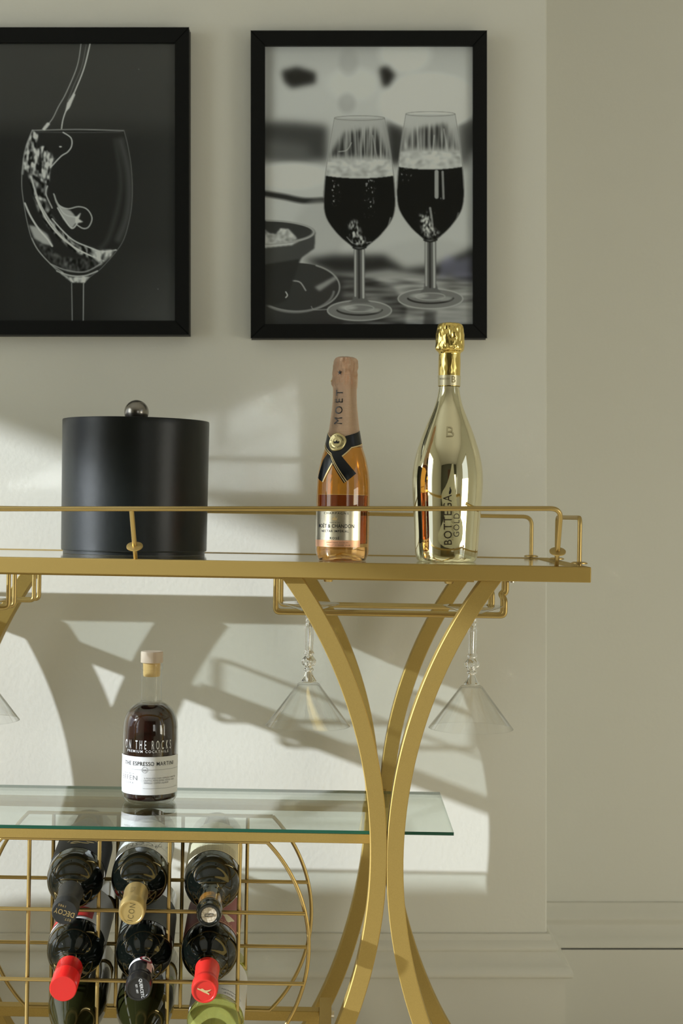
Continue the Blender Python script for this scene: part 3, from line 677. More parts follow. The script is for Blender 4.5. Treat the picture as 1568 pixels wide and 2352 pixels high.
def bottle_matrix(body_px, tip_px, L=0.298, Db=1.90, Dt=1.78):
    B = world(*body_px, Db); T = world(*tip_px, Dt); Z = (T-B).normalized(); up = Vector((0,0,1)); Y = -(up-Z*up.dot(Z)).normalized(); X = Y.cross(Z)
    O = T-Z*L; M = Matrix(((X.x,Y.x,Z.x,O.x),(X.y,Y.y,Z.y,O.y),(X.z,Y.z,Z.z,O.z),(0,0,0,1))); return M
def wine(body_px, tip_px, label, prof, mglass, Dt=1.78):
    e = empty('wine_bottle', bottle_matrix(body_px, tip_px, Dt=Dt)); tag(e, label, 'bottle', 'wine bottles in the wire rack')
    MB().lathe(prof, 80).build('glass_body', mglass, e, smooth=50); return e
def capsule(e, m, z0, r=0.0152, rim=True, straight=False, prof=bord):
    if straight: p = [(r-0.0008, z0),(r-0.0002, z0+0.0006)]+[(r, z0+0.03),(r+0.0002,z0+0.0305),(r,z0+0.031),(r, 0.2975),(r-0.0010, 0.2990),(0.00001, 0.2990)]
    else:
        p = [(prof_r(prof, z)+0.0006, z) for z in [z0+i*(0.278-z0)/8 for i in range(9)]]+[(r,0.2795),(r+0.0002,0.288),(r-0.0006,0.2895),(r-0.0004,0.2975),(r-0.0014,0.2992)]
        p += [(r-0.003,0.2992),(r-0.0036,0.2984),(0.00001,0.2984)] if rim else [(0.00001,0.2992)]
    return MB().lathe(p, 64).build('capsule', m, e, smooth=40)
def wlabel(e, m, z0, z1, p0=-1.9, p1=1.9, prof=bord): return label_patch(prof, z0, z1, p0, p1, 0.0003, nphi=48).build('label', m, e, smooth=True)
ZE = 0.2994
# A: top left
a_ = wine((174,2015), (148.5,2095), 'wine bottle with charcoal capsule and dark label, top left in the rack', bord, M_dark)
ca = capsule(a_, mat('charcoal capsule', (0.020,0.021,0.020,1), 0.5), 0.232, 0.0155, rim=False)
t = MB(); th = math.radians(198-180)
M_dgold = mat('antique gold print', (0.62,0.47,0.22,1), 0.35, 0.8)
disc_text(t, 'DECOY', 0.0088, ZE, 0.0, 0.0, math.radians(-18), 0.80, 0.006, 1.05)
disc_text(t, '1985', 0.0040, ZE, 0.0025, -0.0085, math.radians(-18), 1.0, 0.004, 1.3); disc_text(t, 'EST.', 0.0040, ZE, -0.0030, 0.0085, math.radians(-18), 1.0, 0.004, 1.3)
t.build('cap_lettering', M_dgold, ca)
la = wlabel(a_, mat('slate grey label', (0.045,0.048,0.058,1), 0.6, spec=0.2), 0.060, 0.168, -2.1, 2.1)
t = MB()
def squiggle(mb, prof, pts, wd=0.0011, off=0.0006):
    P = smoothp(pts, 6); Lr = []; Rr = []
    for i, p in enumerate(P):
        q = P[min(i+1, len(P)-1)]; o_ = P[max(i-1, 0)]; d = Vector((q[0]-o_[0], q[1]-o_[1]))
        d = d.normalized() if d.length > 0 else Vector((1,0)); n_ = Vector((-d.y, d.x))*wd*(0.5+0.8*abs(math.sin(i*0.35)))
        R = prof_r(prof, p[1]); Lr.append(((p[0]+n_.x)/R, p[1]+n_.y)); Rr.append(((p[0]-n_.x)/R, p[1]-n_.y))
    return surf_strip(mb, Lr, Rr, prof, off, 2)
squiggle(t, bord, [(-0.014,0.146),(-0.006,0.150),(0.002,0.146),(0.009,0.1475),(0.004,0.152),(-0.004,0.149)])
squiggle(t, bord, [(-0.020,0.136),(-0.012,0.142),(-0.006,0.134),(0.0,0.142),(0.006,0.134),(0.014,0.141)], 0.0009)
squiggle(t, bord, [(-0.024,0.126),(-0.014,0.130),(0.0,0.124),(0.016,0.130)], 0.0009)
squiggle(t, bord, [(-0.034,0.143),(-0.030,0.148),(-0.027,0.142)], 0.0007)
t.build('label_script', M_dgold, la)
# B: top middle
b_ = wine((321.5,2014), (302.5,2095), 'wine bottle with matte gold capsule and white label, top middle in the rack', bord, M_dark)
cb = capsule(b_, mat('matte gold capsule', (0.62,0.47,0.20,1), 0.36, 0.8), 0.236, 0.0158)
t = MB(); disc_text(t, 'ICON', 0.0098, 0.2987, 0, 0, math.radians(-100), 0.8, -0.004, 1.2); t.build('cap_lettering', mat('olive ink', (0.12,0.09,0.03,1), 0.5), cb)
t = MB(); wrap_text(t, 'ICON', 0.0085, [(0.0147,0),(0.0147,0.3)], 0.262, 0.15, 0.8, -0.002, rot=PI/2, off=0.0004); t.build('capsule_lettering', mat('olive line ink', (0.16,0.12,0.05,1), 0.5), cb)
lb_ = wlabel(b_, M_white, 0.055, 0.168, -1.75, 1.75)
t = MB(); wrap_text(t, 'ICON', 0.0135, bord, 0.154, 0.0, 1.15, -0.010, off=0.0006, space=1.1); wrap_text(t, 'CALIFORNIA', 0.0036, bord, 0.1625, 0.1, 1.0, 0, off=0.0006, space=1.2)
for i in range(9):
    x0 = -0.040+0.010*i; squiggle(t, bord, [(x0,0.110),(x0+0.004,0.125),(x0+0.007*(1 if i % 2 else -1),0.140),(x0+0.010,0.166)], 0.00018)
squiggle(t, bord, [(-0.045,0.135),(-0.02,0.146),(0.0,0.140),(0.022,0.148),(0.045,0.140)], 0.00018)
t.build('label_lettering', M_greyink, lb_)
# C: top right, no capsule
c_ = wine((488,2022), (480,2102), 'wine bottle without capsule showing its cork, cream label, top right in the rack', bord, M_dark)
MB().lathe([(prof_r(bord, 0.256)+0.0004,0.256),(prof_r(bord, 0.262)+0.0005,0.262),(0.0139,0.270),(0.0141,0.274),(0.0141,0.2765)], 48).build('neck_residue', mottle(mat('amber neck glass', rough=0.1, spec=0.6), 90, (0.20,0.085,0.008,1), (0.05,0.035,0.01,1)), c_, smooth=60)
MB().lathe([(0.0152,0.2800),(0.0156,0.283),(0.0156,0.2865),(0.0148,0.289),(0.0143,0.2915),(0.0146,0.2955),(0.0138,0.2990),(0.0115,0.2996),(0.0100,0.2985),(0.0098,0.292)], 64).build('lip', M_dark, c_, smooth=60)
ck = MB().lathe([(0.0098,0.288),(0.0098,0.2966),(0.0092,0.2974),(0.0005,0.2972)], 40).build('cork', mottle(mat('cork', rough=0.85), 500, (0.42,0.33,0.22,1), (0.74,0.66,0.52,1)), c_, smooth=40)
t = MB(); pts = [(0.0046*(1 if math.cos(a) > 0 else -1)*min(1, abs(math.cos(a))*2), 0.0014*math.sin(a)) for a in [2*PI*i/24 for i in range(25)]]
t.tube([(x, y+x*0.1, 0.2978) for x, y in pts], 0.00035, 6, caps=False); t.build('cork_mark', M_ink, ck)
M_cream = mat('cream label', (0.66,0.61,0.44,1), 0.55)
lc = wlabel(c_, M_cream, 0.050, 0.168, -1.9, 1.9)
t = MB()
for i in range(7):
    z = 0.163-0.0042*i
    wrap_text(t, 'estate grown and bottled red wine of the valley', 0.0033, bord, z, 0.0, 1.0, -0.004, off=0.0006)
t.build('label_lettering', mat('olive brown ink', (0.13,0.11,0.06,1), 0.6), lc)
# D: second row left, red screw cap
d_ = wine((174,2178), (145,2270.5), 'wine bottle with plain glossy red screw cap, second row left in the rack', bord, M_dark)
M_red = mat('glossy red cap', (0.72,0.018,0.016,1), 0.22, spec=0.5, coat=0.3)
cdp = capsule(d_, M_red, 0.238, 0.0160, straight=True)
ld_ = wlabel(d_, M_white, 0.055, 0.168, -1.8, 1.8)
label_patch(bord, 0.128, 0.160, -0.55, 1.1, 0.0005).build('label_patch', mat('label red', (0.62,0.035,0.025,1), 0.45), ld_, smooth=True)
# E: second row middle
e_ = wine((331.5,2183), (318,2270.5), 'wine bottle with black capsule, white band and round neck seal, in the rack', bord, M_dark)
ce = capsule(e_, mat('black gloss capsule', (0.016,0.016,0.016,1), 0.22, spec=0.55), 0.236, 0.0156)
cyl2 = [(0.0150,0.0),(0.0150,0.4)]
label_patch([(prof_r(bord, z)+0.0007, z) for z in (0.238, 0.25, 0.27, 0.29)], 0.2405, 0.2475, -PI, PI, 0.0004, nphi=60).build('paper_band', M_white, ce, smooth=True)
sl = MB(); 
def discon(mb, r, s0, z0, off, n=28, R=0.0147):
    vs = [((R+off)*math.sin(s0+rr*math.cos(a)/R), -(R+off)*math.cos(s0+rr*math.cos(a)/R), z0+rr*math.sin(a)) for a, rr in [(2*PI*i/n, r) for i in range(n)]]
    vs.append(((R+off)*math.sin(s0), -(R+off)*math.cos(s0), z0)); return mb.add(vs, [(i, (i+1) % n, n) for i in range(n)])
discon(MB(), 0.0078, -0.42, 0.244, 0.0012).build('neck_seal', mat('burgundy seal', (0.22,0.03,0.045,1), 0.5), ce, smooth=True)
discon(MB(), 0.0052, -0.42, 0.244, 0.0016).build('seal_centre', M_white, ce, smooth=True)
t = MB(); 
for x, z, r in ((0,0,0.0022),(0.0012,0.0016,0.0013),(-0.0020,0.0010,0.0016),(0.0006,-0.0024,0.0009)): discon(t, r, -0.42+x/0.0147, 0.244+z, 0.0020, 12)
t.build('seal_bird', M_ink, ce)
label_patch([(prof_r(bord, z)+0.0007, z) for z in (0.238, 0.25, 0.27, 0.29)], 0.2475, 0.268, -1.15, -0.55, 0.0005, nphi=12).build('neck_strip', mat('pale pink strip', (0.55,0.38,0.34,1), 0.5), ce, smooth=True)
t = MB(); disc_text(t, 'QUERCETO', 0.0050, 0.2988, -0.0035, 0, math.radians(97), 0.9, 0.010, 1.05); disc_text(t, 'EST. 1897', 0.0032, 0.2988, 0.0020, 0, math.radians(97), 0.85, 0.004)
t.build('cap_lettering', M_whiteink, ce)
wlabel(e_, mat('grey green label', (0.13,0.14,0.12,1), 0.55), 0.060, 0.168, -1.8, 1.8)
# F: second row right
f_ = wine((482,2183), (469.5,2276), 'wine bottle with red foil capsule and gold emblem, second row right in the rack', bord, M_dark)
cf = capsule(f_, mat('red foil capsule', (0.66,0.028,0.02,1), 0.33, spec=0.5), 0.234, 0.0156)
t = MB(); em = [(-0.0085,0.0026),(-0.0045,0.0006),(-0.0010,-0.0014),(0.0030,-0.0032),(0.0052,-0.0046),(0.0058,-0.0030),(0.0030,-0.0012),(0.0062,0.0002),(0.0082,0.0022),(0.0066,0.0018),(0.0036,0.0010),(0.0008,0.0010),(-0.0026,0.0034),(-0.0050,0.0026),(-0.0080,0.0042)]
em = [(-x, -y) for x, y in em]
t.add([(x, y, 0.2989) for x, y in em], [(0,1,12,13,14),(1,2,11,12),(2,3,6,11),(3,4,5,6),(6,7,10,11),(7,8,9,10)]); t.build('cap_emblem', mat('pale gold emblem', (0.72,0.58,0.30,1), 0.4, 0.5), cf)
lf = wlabel(f_, mat('brick red label', (0.26,0.045,0.035,1), 0.5), 0.050, 0.170, -1.9, 1.9)
label_patch(bord, 0.166, 0.1675, -1.9, 1.9, 0.0005).build('label_border', M_dgold, lf, smooth=True)
t = MB(); surf_strip(t, [(-0.25,0.135),(-0.62,0.158)], [(-0.95,0.135),(-0.66,0.158)], bord, 0.0006, 8); t.build('label_triangle', M_cream, lf)
t = MB(); wrap_text(t, 'S A X V', 0.0050, bord, 0.1605, -0.60, 1.0, 0, off=0.0006); t.build('label_lettering', M_dgold, lf)
# third row
g_ = wine((171,2336), (146,2440), 'dark olive burgundy-shaped bottle, third row left below the red screw cap', burg, M_olive)
capsule(g_, mat('black capsule', (0.012,0.012,0.011,1), 0.4), 0.236, 0.0156, prof=burg)
h_ = wine((328,2338), (312,2440), 'dark olive burgundy-shaped bottle, third row below the black capsule bottle', burg, M_olive)
capsule(h_, mat('dark green capsule', (0.010,0.02,0.010,1), 0.4), 0.236, 0.0156, prof=burg)
i_ = wine((494,2350), (481,2448), 'pale yellow-green white wine bottle with white label, third row right', bord, M_lime)
capsule(i_, mat('pale green capsule', (0.35,0.38,0.12,1), 0.4), 0.236, 0.0156)
li = wlabel(i_, M_white, 0.045, 0.172, -1.9, 1.9)
t = MB(); wrap_text(t, 'CRISP', 0.0075, bord, 0.1635, -0.55, 1.0, -0.004, off=0.0006); wrap_text(t, 'SAUVIGNON', 0.0058, bord, 0.1545, -0.62, 0.9, -0.004, off=0.0006); t.build('label_lettering', M_greyink, li)

# ------------------------------------------------------------------ the two framed photographs (flat prints)
def cat(pts, n=8):
    P = [np.array(p, float) for p in pts]; out = []
    for i in range(len(P)-1):
        p0 = P[max(i-1,0)]; p1 = P[i]; p2 = P[i+1]; p3 = P[min(i+2, len(P)-1)]
        for j in range(n):
            t = j/n; out.append(0.5*((2*p1)+(p2-p0)*t+(2*p0-5*p1+4*p2-p3)*t*t+(-p0+3*p1-3*p2+p3)*t**3))
    out.append(P[-1]); return np.array(out)
class Print:
    """grey value of a flat print, sampled on a grid; coordinates in photograph pixels"""
    def __init__(s, x0, y0, x1, y1, nx, ny, base):
        s.x = np.linspace(x0, x1, nx); s.y = np.linspace(y0, y1, ny); s.X, s.Y = np.meshgrid(s.x, s.y); s.px = (x1-x0)/(nx-1)
        s.g = np.full((ny, nx), float(base)); s.blue = np.zeros((ny, nx))
    def blur(s, a, sig):
        sg = sig/s.px
        if sg < 0.3: return a
        r = int(sg*3)+1; kx = np.exp(-0.5*(np.arange(-r, r+1)/sg)**2); kx /= kx.sum()
        pad = np.pad(a, ((r, r), (r, r)), 'edge')
        pad = sum(kx[i]*pad[:, i:i+a.shape[1]] for i in range(2*r+1)); return sum(kx[i]*pad[i:i+a.shape[0], :] for i in range(2*r+1))
    def mpoly(s, pts, sig=0.7):
        m = np.zeros(s.g.shape, bool); n = len(pts); p = np.asarray(pts, float)
        for i in range(n):
            x0, y0 = p[i]; x1, y1 = p[(i+1) % n]
            if y0 == y1: continue
            c = ((y0 > s.Y) != (y1 > s.Y)) & (s.X < (x1-x0)*(s.Y-y0)/(y1-y0)+x0); m ^= c
        return s.blur(m.astype(float), sig)
    def put(s, m, v, a=1.0): s.g = s.g*(1-m*a)+np.asarray(v)*m*a
    def poly(s, pts, v, sig=0.7, a=1.0, clip=None):
        m = s.mpoly(pts, sig); m = m*clip if clip is not None else m; s.put(m, v, a); return m
    def ell(s, cx, cy_, rx, ry, v, sig=0.7, a=1.0, clip=None):
        q = np.sqrt(((s.X-cx)/rx)**2+((s.Y-cy_)/ry)**2); m = np.clip((1-q)*min(rx, ry)/max(sig, 0.5)+0.5, 0, 1)
        if clip is not None: m = m*clip
        s.put(m, v, a); return m
    def line(s, pts, wd, v, soft=0.8, a=1.0, curve=True, clip=None):
        P = cat(pts) if curve and len(pts) > 2 else np.asarray(pts, float); m = np.zeros(s.g.shape)
        lo_x, hi_x = P[:,0].min()-wd-4*soft, P[:,0].max()+wd+4*soft; lo_y, hi_y = P[:,1].min()-wd-4*soft, P[:,1].max()+wd+4*soft
        ix = np.where((s.x >= lo_x) & (s.x <= hi_x))[0]; iy = np.where((s.y >= lo_y) & (s.y <= hi_y))[0]
        if len(ix) == 0 or len(iy) == 0: return
        sl_ = (slice(iy[0], iy[-1]+1), slice(ix[0], ix[-1]+1)); X, Y = s.X[sl_], s.Y[sl_]; best = np.full(X.shape, 1e9)
        for i in range(len(P)-1):
            d = P[i+1]-P[i]; L2 = max(d@d, 1e-9); t = np.clip(((X-P[i,0])*d[0]+(Y-P[i,1])*d[1])/L2, 0, 1)
            best = np.minimum(best, np.hypot(X-P[i,0]-t*d[0], Y-P[i,1]-t*d[1]))
        m[sl_] = np.clip((wd/2-best)/soft+0.5, 0, 1)
        if clip is not None: m = m*clip
        s.put(m, v, a)
    def noise(s, sx, sy):
        a = rng.randn(*s.g.shape); b = s.blur(a, 1) if sx == sy == 1 else a
        f = np.fft.fft2(a); ky = np.fft.fftfreq(a.shape[0])[:, None]; kx = np.fft.fftfreq(a.shape[1])[None, :]
        f *= np.exp(-2*(PI**2)*((kx*sx/s.px)**2+(ky*sy/s.px)**2)); r = np.real(np.fft.ifft2(f)); return r/r.std()

def print_one():
    Z = lambda L: [(x/2.8, y/2.8) for x, y in L]
    p = Print(-78, 97, 402, 737, 420, 560, 36)
    # backdrop: dark, lighter top band and a lighter lower right
    p.put(np.clip((290-p.Y)/60+0.5, 0, 1)*0.9, 46); p.put(np.clip((p.X-230)/200, 0, 1), 50, 0.5); p.put(np.clip((p.Y-560)/200, 0, 1)*np.clip((p.X-200)/200, 0, 1), 66, 0.8)
    p.put(np.clip((40-p.X)/120, 0, 1)*np.clip((p.Y-300)/80, 0, 1), 26, 0.7)
    bowlL = [(203,830),(165,930),(142,1050),(135,1180),(148,1300),(172,1430),(200,1530),(245,1610),(310,1680),(365,1735),(430,1780),(462,1810)]
    bowlR = [(790,830),(815,930),(836,1060),(844,1200),(838,1330),(815,1450),(785,1540),(740,1610),(680,1680),(630,1730),(570,1775),(535,1812)]
    glass = p.mpoly(Z([tuple(q) for q in cat(bowlL)]+[tuple(q) for q in cat(bowlR)][::-1]), 1)
    p.put(glass, 34, 0.75)
    # soft sheen on the right wall of the glass
    p.line(Z([(770,900),(815,1080),(825,1250),(805,1400),(755,1530)]), 14, 70, 12, 0.55, clip=glass); p.line(Z([(735,900),(770,1200),(700,1500),(640,1590)]), 10, 62, 10, 0.4, clip=glass)
    p.line(Z(bowlR), 1.4, 92, 1.2, 0.9); p.line(Z([(203,832),(500,826),(785,834)]), 2.2, 120, 1.2, 0.8); p.line(Z([(215,842),(500,846),(770,842)]), 1.2, 80, 1, 0.7)
    # pouring stream
    p.line(Z([(515,275),(490,420),(420,590),(370,680),(330,760),(275,825)]), 2.0, 130, 1.2, 0.85); p.line(Z([(573,275),(535,430),(480,570),(425,690),(400,760),(390,820)]), 2.6, 150, 1.2, 0.95)
    p.line(Z([(548,280),(520,420),(470,540),(430,640)]), 1.4, 100, 1.4, 0.7); p.poly(Z([(468,590),(478,600),(440,690),(415,715),(425,660)]), 168, 1); p.poly(Z([(300,780),(318,790),(285,830),(262,828)]), 160, 1.2)
    # left rim water curtain
    p.line(Z([(205,835),(180,900),(160,960),(148,1040),(140,1110)]), 5, 120, 3, 0.7); n1 = p.noise(2.2, 3.4); n2 = p.noise(1.6, 6.0)
    curt = p.mpoly(Z([(205,835),(245,850),(225,930),(290,935),(345,1010),(315,1090),(310,1180),(250,1160),(195,1120),(150,1080),(145,1020),(165,930)]), 1.6)
    p.put(curt, np.clip(110+48*n1+26*n2, 28, 190), 0.95)
    low = p.mpoly(Z([(170,1110),(240,1130),(300,1190),(290,1270),(330,1380),(400,1480),(480,1560),(600,1590),(650,1610),(735,1600),(640,1700),(560,1650),(470,1610),(380,1540),(300,1450),(240,1350),(205,1240)]), 1.8)
    stripes = np.sin((p.X*0.80+p.Y*-0.30)/2.6+1.6*p.noise(9, 9)); p.put(low, np.clip(58+52*stripes+24*n1, 24, 190), 0.85)
    for L, w_, v in [([(195,1130),(215,1200),(245,1290),(300,1390),(380,1500),(500,1610)],4,140),([(225,1260),(260,1340),(310,1430),(400,1530),(520,1610),(660,1670)],3,170),([(300,1190),(290,1240),(330,1330)],3,130),([(340,1240),(372,1310),(430,1335),(500,1322),(555,1340),(585,1395),(565,1450),(530,1462),(490,1440)],2.6,140),
                     ([(330,1400),(400,1480),(470,1540),(560,1580),(650,1610),(740,1600)],3,150),([(365,1330),(400,1390),(455,1460),(490,1430)],3,150),([(345,1250),(360,1300),(410,1370),(480,1390)],3,120),
                     ([(155,1300),(190,1380),(240,1460),(300,1530),(330,1575)],4,150),([(200,1525),(240,1600),(320,1690),(400,1745)],2.2,120)]:
        p.line(Z(L), w_, v, 1.3, 0.9)
    p.poly(Z([(365,1310),(450,1350),(480,1385),(500,1400),(455,1465),(400,1400)]), 145, 1.3, 0.8); p.poly(Z([(480,1390),(515,1360),(500,1400),(530,1420),(480,1430)]), 165, 1, 0.9)
    # inner water edge loop near the rim
    p.line(Z([(400,845),(450,880),(455,930),(430,970),(385,1000),(320,1070)]), 2.6, 150, 1.2, 0.9); p.ell(383/2.8, 937/2.8, 3, 1.6, 150, 0.8)
    # pool of water low in the bowl
    p.poly(Z([(180,1440),(230,1450),(300,1500),(335,1575),(270,1560),(215,1525)]), 150, 2, 0.75)
    pool = p.mpoly(Z([(215,1530),(260,1600),(330,1680),(430,1740),(560,1750),(650,1690),(560,1660),(450,1650),(380,1640),(300,1580)]), 2); p.put(pool, np.clip(46+14*n1, 24, 90), 0.8)
    p.line(Z([(320,1690),(420,1730),(540,1740),(640,1690)]), 3, 120, 2, 0.8); p.line(Z([(360,1735),(450,1765),(540,1765),(620,1735)]), 3, 140, 1.6, 0.9)
    p.poly(Z([(560,1620),(650,1600),(735,1600),(690,1660),(640,1690),(600,1660)]), np.clip(120+28*n1, 60, 175), 2, 0.8)
    p.poly(Z([(370,1740),(450,1775),(570,1770),(535,1812),(462,1812)]), np.clip(140+26*n1, 60, 180), 1.4, 0.95)
    p.line(Z(bowlL), 1.6, 120, 1.2, 0.8)
    # stem
    p.poly([(162,647),(190,647),(189.5,740),(163.5,740)], 34, 1); p.line([(162.5,648),(163.8,737)], 1.7, 118, 1.1, 0.9, False); p.line([(189.6,648),(189,737)], 2.0, 128, 1.1, 0.9, False)
    p.ell(316, 157, 1.2, 1.2, 90); p.ell(360, 661, 1, 1, 90); return p

def print_two():
    s = 2.7034; Z = lambda L: [(560+x/s, 50+y/s) for x, y in L]; zx = lambda x: 560+x/s; zy = lambda y: 50+y/s
    p = Print(608, 104, 1086, 745, 420, 560, 140)
    p.put(np.clip((zy(260)-p.Y)/60+0.5, 0, 1), 128, 0.8)
    p.poly(Z([(130,130),(190,130),(185,600),(130,620)]), 104, 8, 0.8)
    p.ell(zx(1000), zy(190), 60, 45, 152, 16, 0.7); p.ell(zx(1150), zy(500), 108, 66, 158, 22, 0.8); p.ell(zx(680), zy(380), 60, 40, 148, 16, 0.7)
    p.ell(zx(650), zy(240), 22, 30, 118, 14, 0.6); p.ell(zx(640), zy(500), 20, 22, 112, 12, 0.5)
    p.poly(Z([(235,300),(330,275),(445,310),(445,375),(300,405),(255,370)]), 26, 6); p.poly(Z([(840,285),(890,270),(940,325),(900,390),(865,400)]), 24, 6)
    # dark bands behind
    p.poly(Z([(120,610),(330,620),(520,640),(520,860),(130,850)]), 52, 9); p.poly(Z([(130,720),(400,760),(420,850),(130,850)]), 78, 12, 0.8)
    p.poly(Z([(880,610),(1000,660),(1000,880),(900,880)]), 44, 8); p.poly(Z([(1330,630),(1430,590),(1430,780),(1370,900),(1340,880)]), 62, 9)
    p.ell(zx(1150), zy(560), 95, 36, 158, 10, 0.9)
    p.ell(zx(300), zy(950), 80, 30, 150, 14); p.ell(zx(300), zy(1150), 90, 30, 138, 14, 0.8)
    p.line(Z([(130,1060),(250,1080),(380,1105),(520,1100)]), 13, 34, 7, 0.95)
    p.ell(zx(470), zy(1300), 60, 70, 128, 18, 0.8); p.ell(zx(1000), zy(1250), 130, 90, 138, 20, 0.8); p.ell(zx(1150), zy(1450), 110, 40, 132, 14, 0.9)
    p.poly(Z([(360,1470),(560,1440),(870,1440),(1000,1530),(1200,1500),(1440,1390),(1440,1620),(1300,1640),(900,1560),(560,1560)]), 34, 8, 0.95)
    p.poly(Z([(760,1555),(900,1530),(1100,1560),(1300,1580),(1440,1640),(1440,1900),(560,1900),(700,1700)]), 112, 6, 0.95)
    tab = p.mpoly(Z([(120,1600),(560,1560),(800,1590),(930,1640),(1010,1760),(1000,1900),(120,1900)]), 4); p.put(tab, 40, 0.95)
    n = p.noise(16, 2.5); p.put(p.mpoly(Z([(620,1600),(1440,1560),(1440,1900),(620,1900)]), 6), np.clip(96+26*n, 34, 140), 0.45)
    p.poly(Z([(1120,1790),(1200,1790),(1190,1900),(1110,1900)]), 50, 3, 0.8); p.poly(Z([(1180,1800),(1360,1770),(1440,1790),(1440,1900),(1200,1900)]), 120, 5, 0.7)
    # bowl and saucer, lower left
    p.ell(zx(330), zy(1640), 265/s, 150/s, 46, 1.2); p.line([(zx(330)+265/s*math.cos(a), zy(1640)+150/s*math.sin(a)) for a in np.linspace(-1.1, 2.5, 24)], 3.5, 120, 1.8, 0.8)
    p.line([(zx(320)+240/s*math.cos(a), zy(1655)+140/s*math.sin(a)) for a in np.linspace(0.1, 2.4, 20)], 5, 96, 3, 0.8); p.poly(Z([(440,1640),(570,1570),(580,1590),(470,1665)]), 130, 2.5, 0.7)
    p.line(Z([(300,1600),(350,1610),(385,1660)]), 3, 130, 1.6, 0.8); p.line(Z([(420,1760),(440,1780),(520,1778)]), 2, 110, 1.2, 0.8)
    p.poly(Z([(100,1480),(360,1450),(320,1560),(270,1720),(200,1750),(100,1760)]), 40, 2); p.poly(Z([(100,1400),(300,1380),(445,1300),(440,1400),(350,1465),(130,1500),(100,1500)]), 56, 1.5)
    p.ell(zx(120), zy(1300), 325/s, 78/s, 96, 1.2); p.ell(zx(120), zy(1296), 305/s, 66/s, 46, 1.2)
    p.line([(zx(120)+315/s*math.cos(a), zy(1300)+72/s*math.sin(a)) for a in np.linspace(-1.5, 1.6, 24)], 3, 124, 1.4, 0.85)
    p.poly(Z([(130,1280),(160,1305),(200,1310),(230,1275),(280,1280),(320,1320),(335,1340),(290,1360),(130,1372)]), np.clip(132+14*p.noise(3, 3), 90, 165), 1.4)
    p.line(Z([(262,1670),(272,1690),(262,1705)]), 2.4, 150, 1.2, 0.9)
    # two glasses
    def glass(cx, top, topw, liq, bw, bot, by, stem_b, foot_y, foot_r, foam, dx, tz):
        Lp = [(cx-topw, top), (cx-topw-(bw-topw)*0.42, top+(liq-top)*0.45), (cx-bw*0.955, liq), (cx-bw, liq+(bot-liq)*0.30), (cx-bw*0.93, liq+(bot-liq)*0.58), (cx-bw*0.60, liq+(bot-liq)*0.82), (cx-bw*0.24, bot-10), (cx-33, bot+8)]
        Rp = [(2*cx-x, y) for x, y in Lp]; out = [tuple(q) for q in cat(Lp)]+[tuple(q) for q in cat(Rp)][::-1]
        m = p.mpoly(Z(out), 0.9); above = m*np.clip((zy(liq)-p.Y)/1.5, 0, 1)
        p.put(above, 120, 0.6)
        ins = p.mpoly(Z([(cx-topw*0.62, top+90),(cx+topw*0.65, top+60),(cx+bw*0.8, foam-20),(cx-bw*0.85, foam-20)]), 5); dk = np.clip(70+34*p.noise(1.4, 22), 26, 150); p.put(ins*above, dk, 0.8)
        p.poly(Z([(cx-bw*0.97,foam),(cx+bw*0.97,foam),(cx+bw*0.97,liq+12),(cx-bw*0.97,liq+12)]), np.clip(138+10*p.noise(4, 3), 90, 165), 2.2, 0.9, clip=m)
        liqm = m*p.mpoly(Z([(cx-bw*1.1,liq-6)]+[(cx+bw*1.1*t_, liq-6+22*(1-t_*t_)) for t_ in np.linspace(-1, 1, 15)]+[(cx+bw*1.1,bot+30),(cx-bw*1.1,bot+30)]), 0.9)
        p.put(liqm, 21)
        nb = p.noise(1.0, 1.6); bub = np.clip((nb-1.1)*120, 0, 130)
        for bx, by0, by1, ww in dx: 
            mm = liqm*np.exp(-((p.X-zx(bx))/ww)**2)*np.clip((p.Y-zy(by0))/8, 0, 1)*np.clip((zy(by1)-p.Y)/20, 0, 1); p.g = p.g+mm*bub
        for L, w_, v, a in tz: p.line(Z(L), w_, v, 1.6, a, clip=m)
        lowm = liqm*p.mpoly(Z([(cx-70,bot-150),(cx-20,bot-170),(cx+20,bot-60),(cx+60,bot-40),(cx+30,bot-10),(cx-40,bot-20)]), 4); p.put(lowm, np.clip(84+60*p.noise(1.6, 2.6), 20, 175), 0.85)
        for L in (Lp, Rp): p.line(Z(L[:4]), 3.2, 150, 1.6, 0.6); p.line(Z(L[:4]), 1.5, 84, 1.1, 0.85); p.line(Z(L[3:]), 1.6, 84, 1.2, 0.7)
        p.line([(zx(cx)+topw/s*math.cos(a), zy(top)+14/s*math.sin(a)) for a in np.linspace(0, 2*PI, 30)], 1.8, 92, 1, 0.8)
        # stem and foot
        p.ell(zx(cx), zy(foot_y), foot_r/s, 62/s, 88, 1.0); p.line([(zx(cx)+foot_r/s*math.cos(a), zy(foot_y)+62/s*math.sin(a)) for a in np.linspace(0, 2*PI, 40)], 3.0, 126, 1.4, 0.85)
        p.line([(zx(cx)+foot_r*0.72/s*math.cos(a), zy(foot_y-10)+38/s*math.sin(a)) for a in np.linspace(0.2, 2.9, 30)], 4.0, 36, 2, 0.9)
        p.line([(zx(cx)+foot_r*0.45/s*math.cos(a), zy(foot_y-14)+22/s*math.sin(a)) for a in np.linspace(0, 6.2, 30)], 2.5, 126, 1.6, 0.7)
        p.ell(zx(cx-foot_r*0.35), zy(foot_y-18), 18, 5, 130, 4, 0.8); p.ell(zx(cx+foot_r*0.45), zy(foot_y), 16, 5, 120, 4, 0.7)
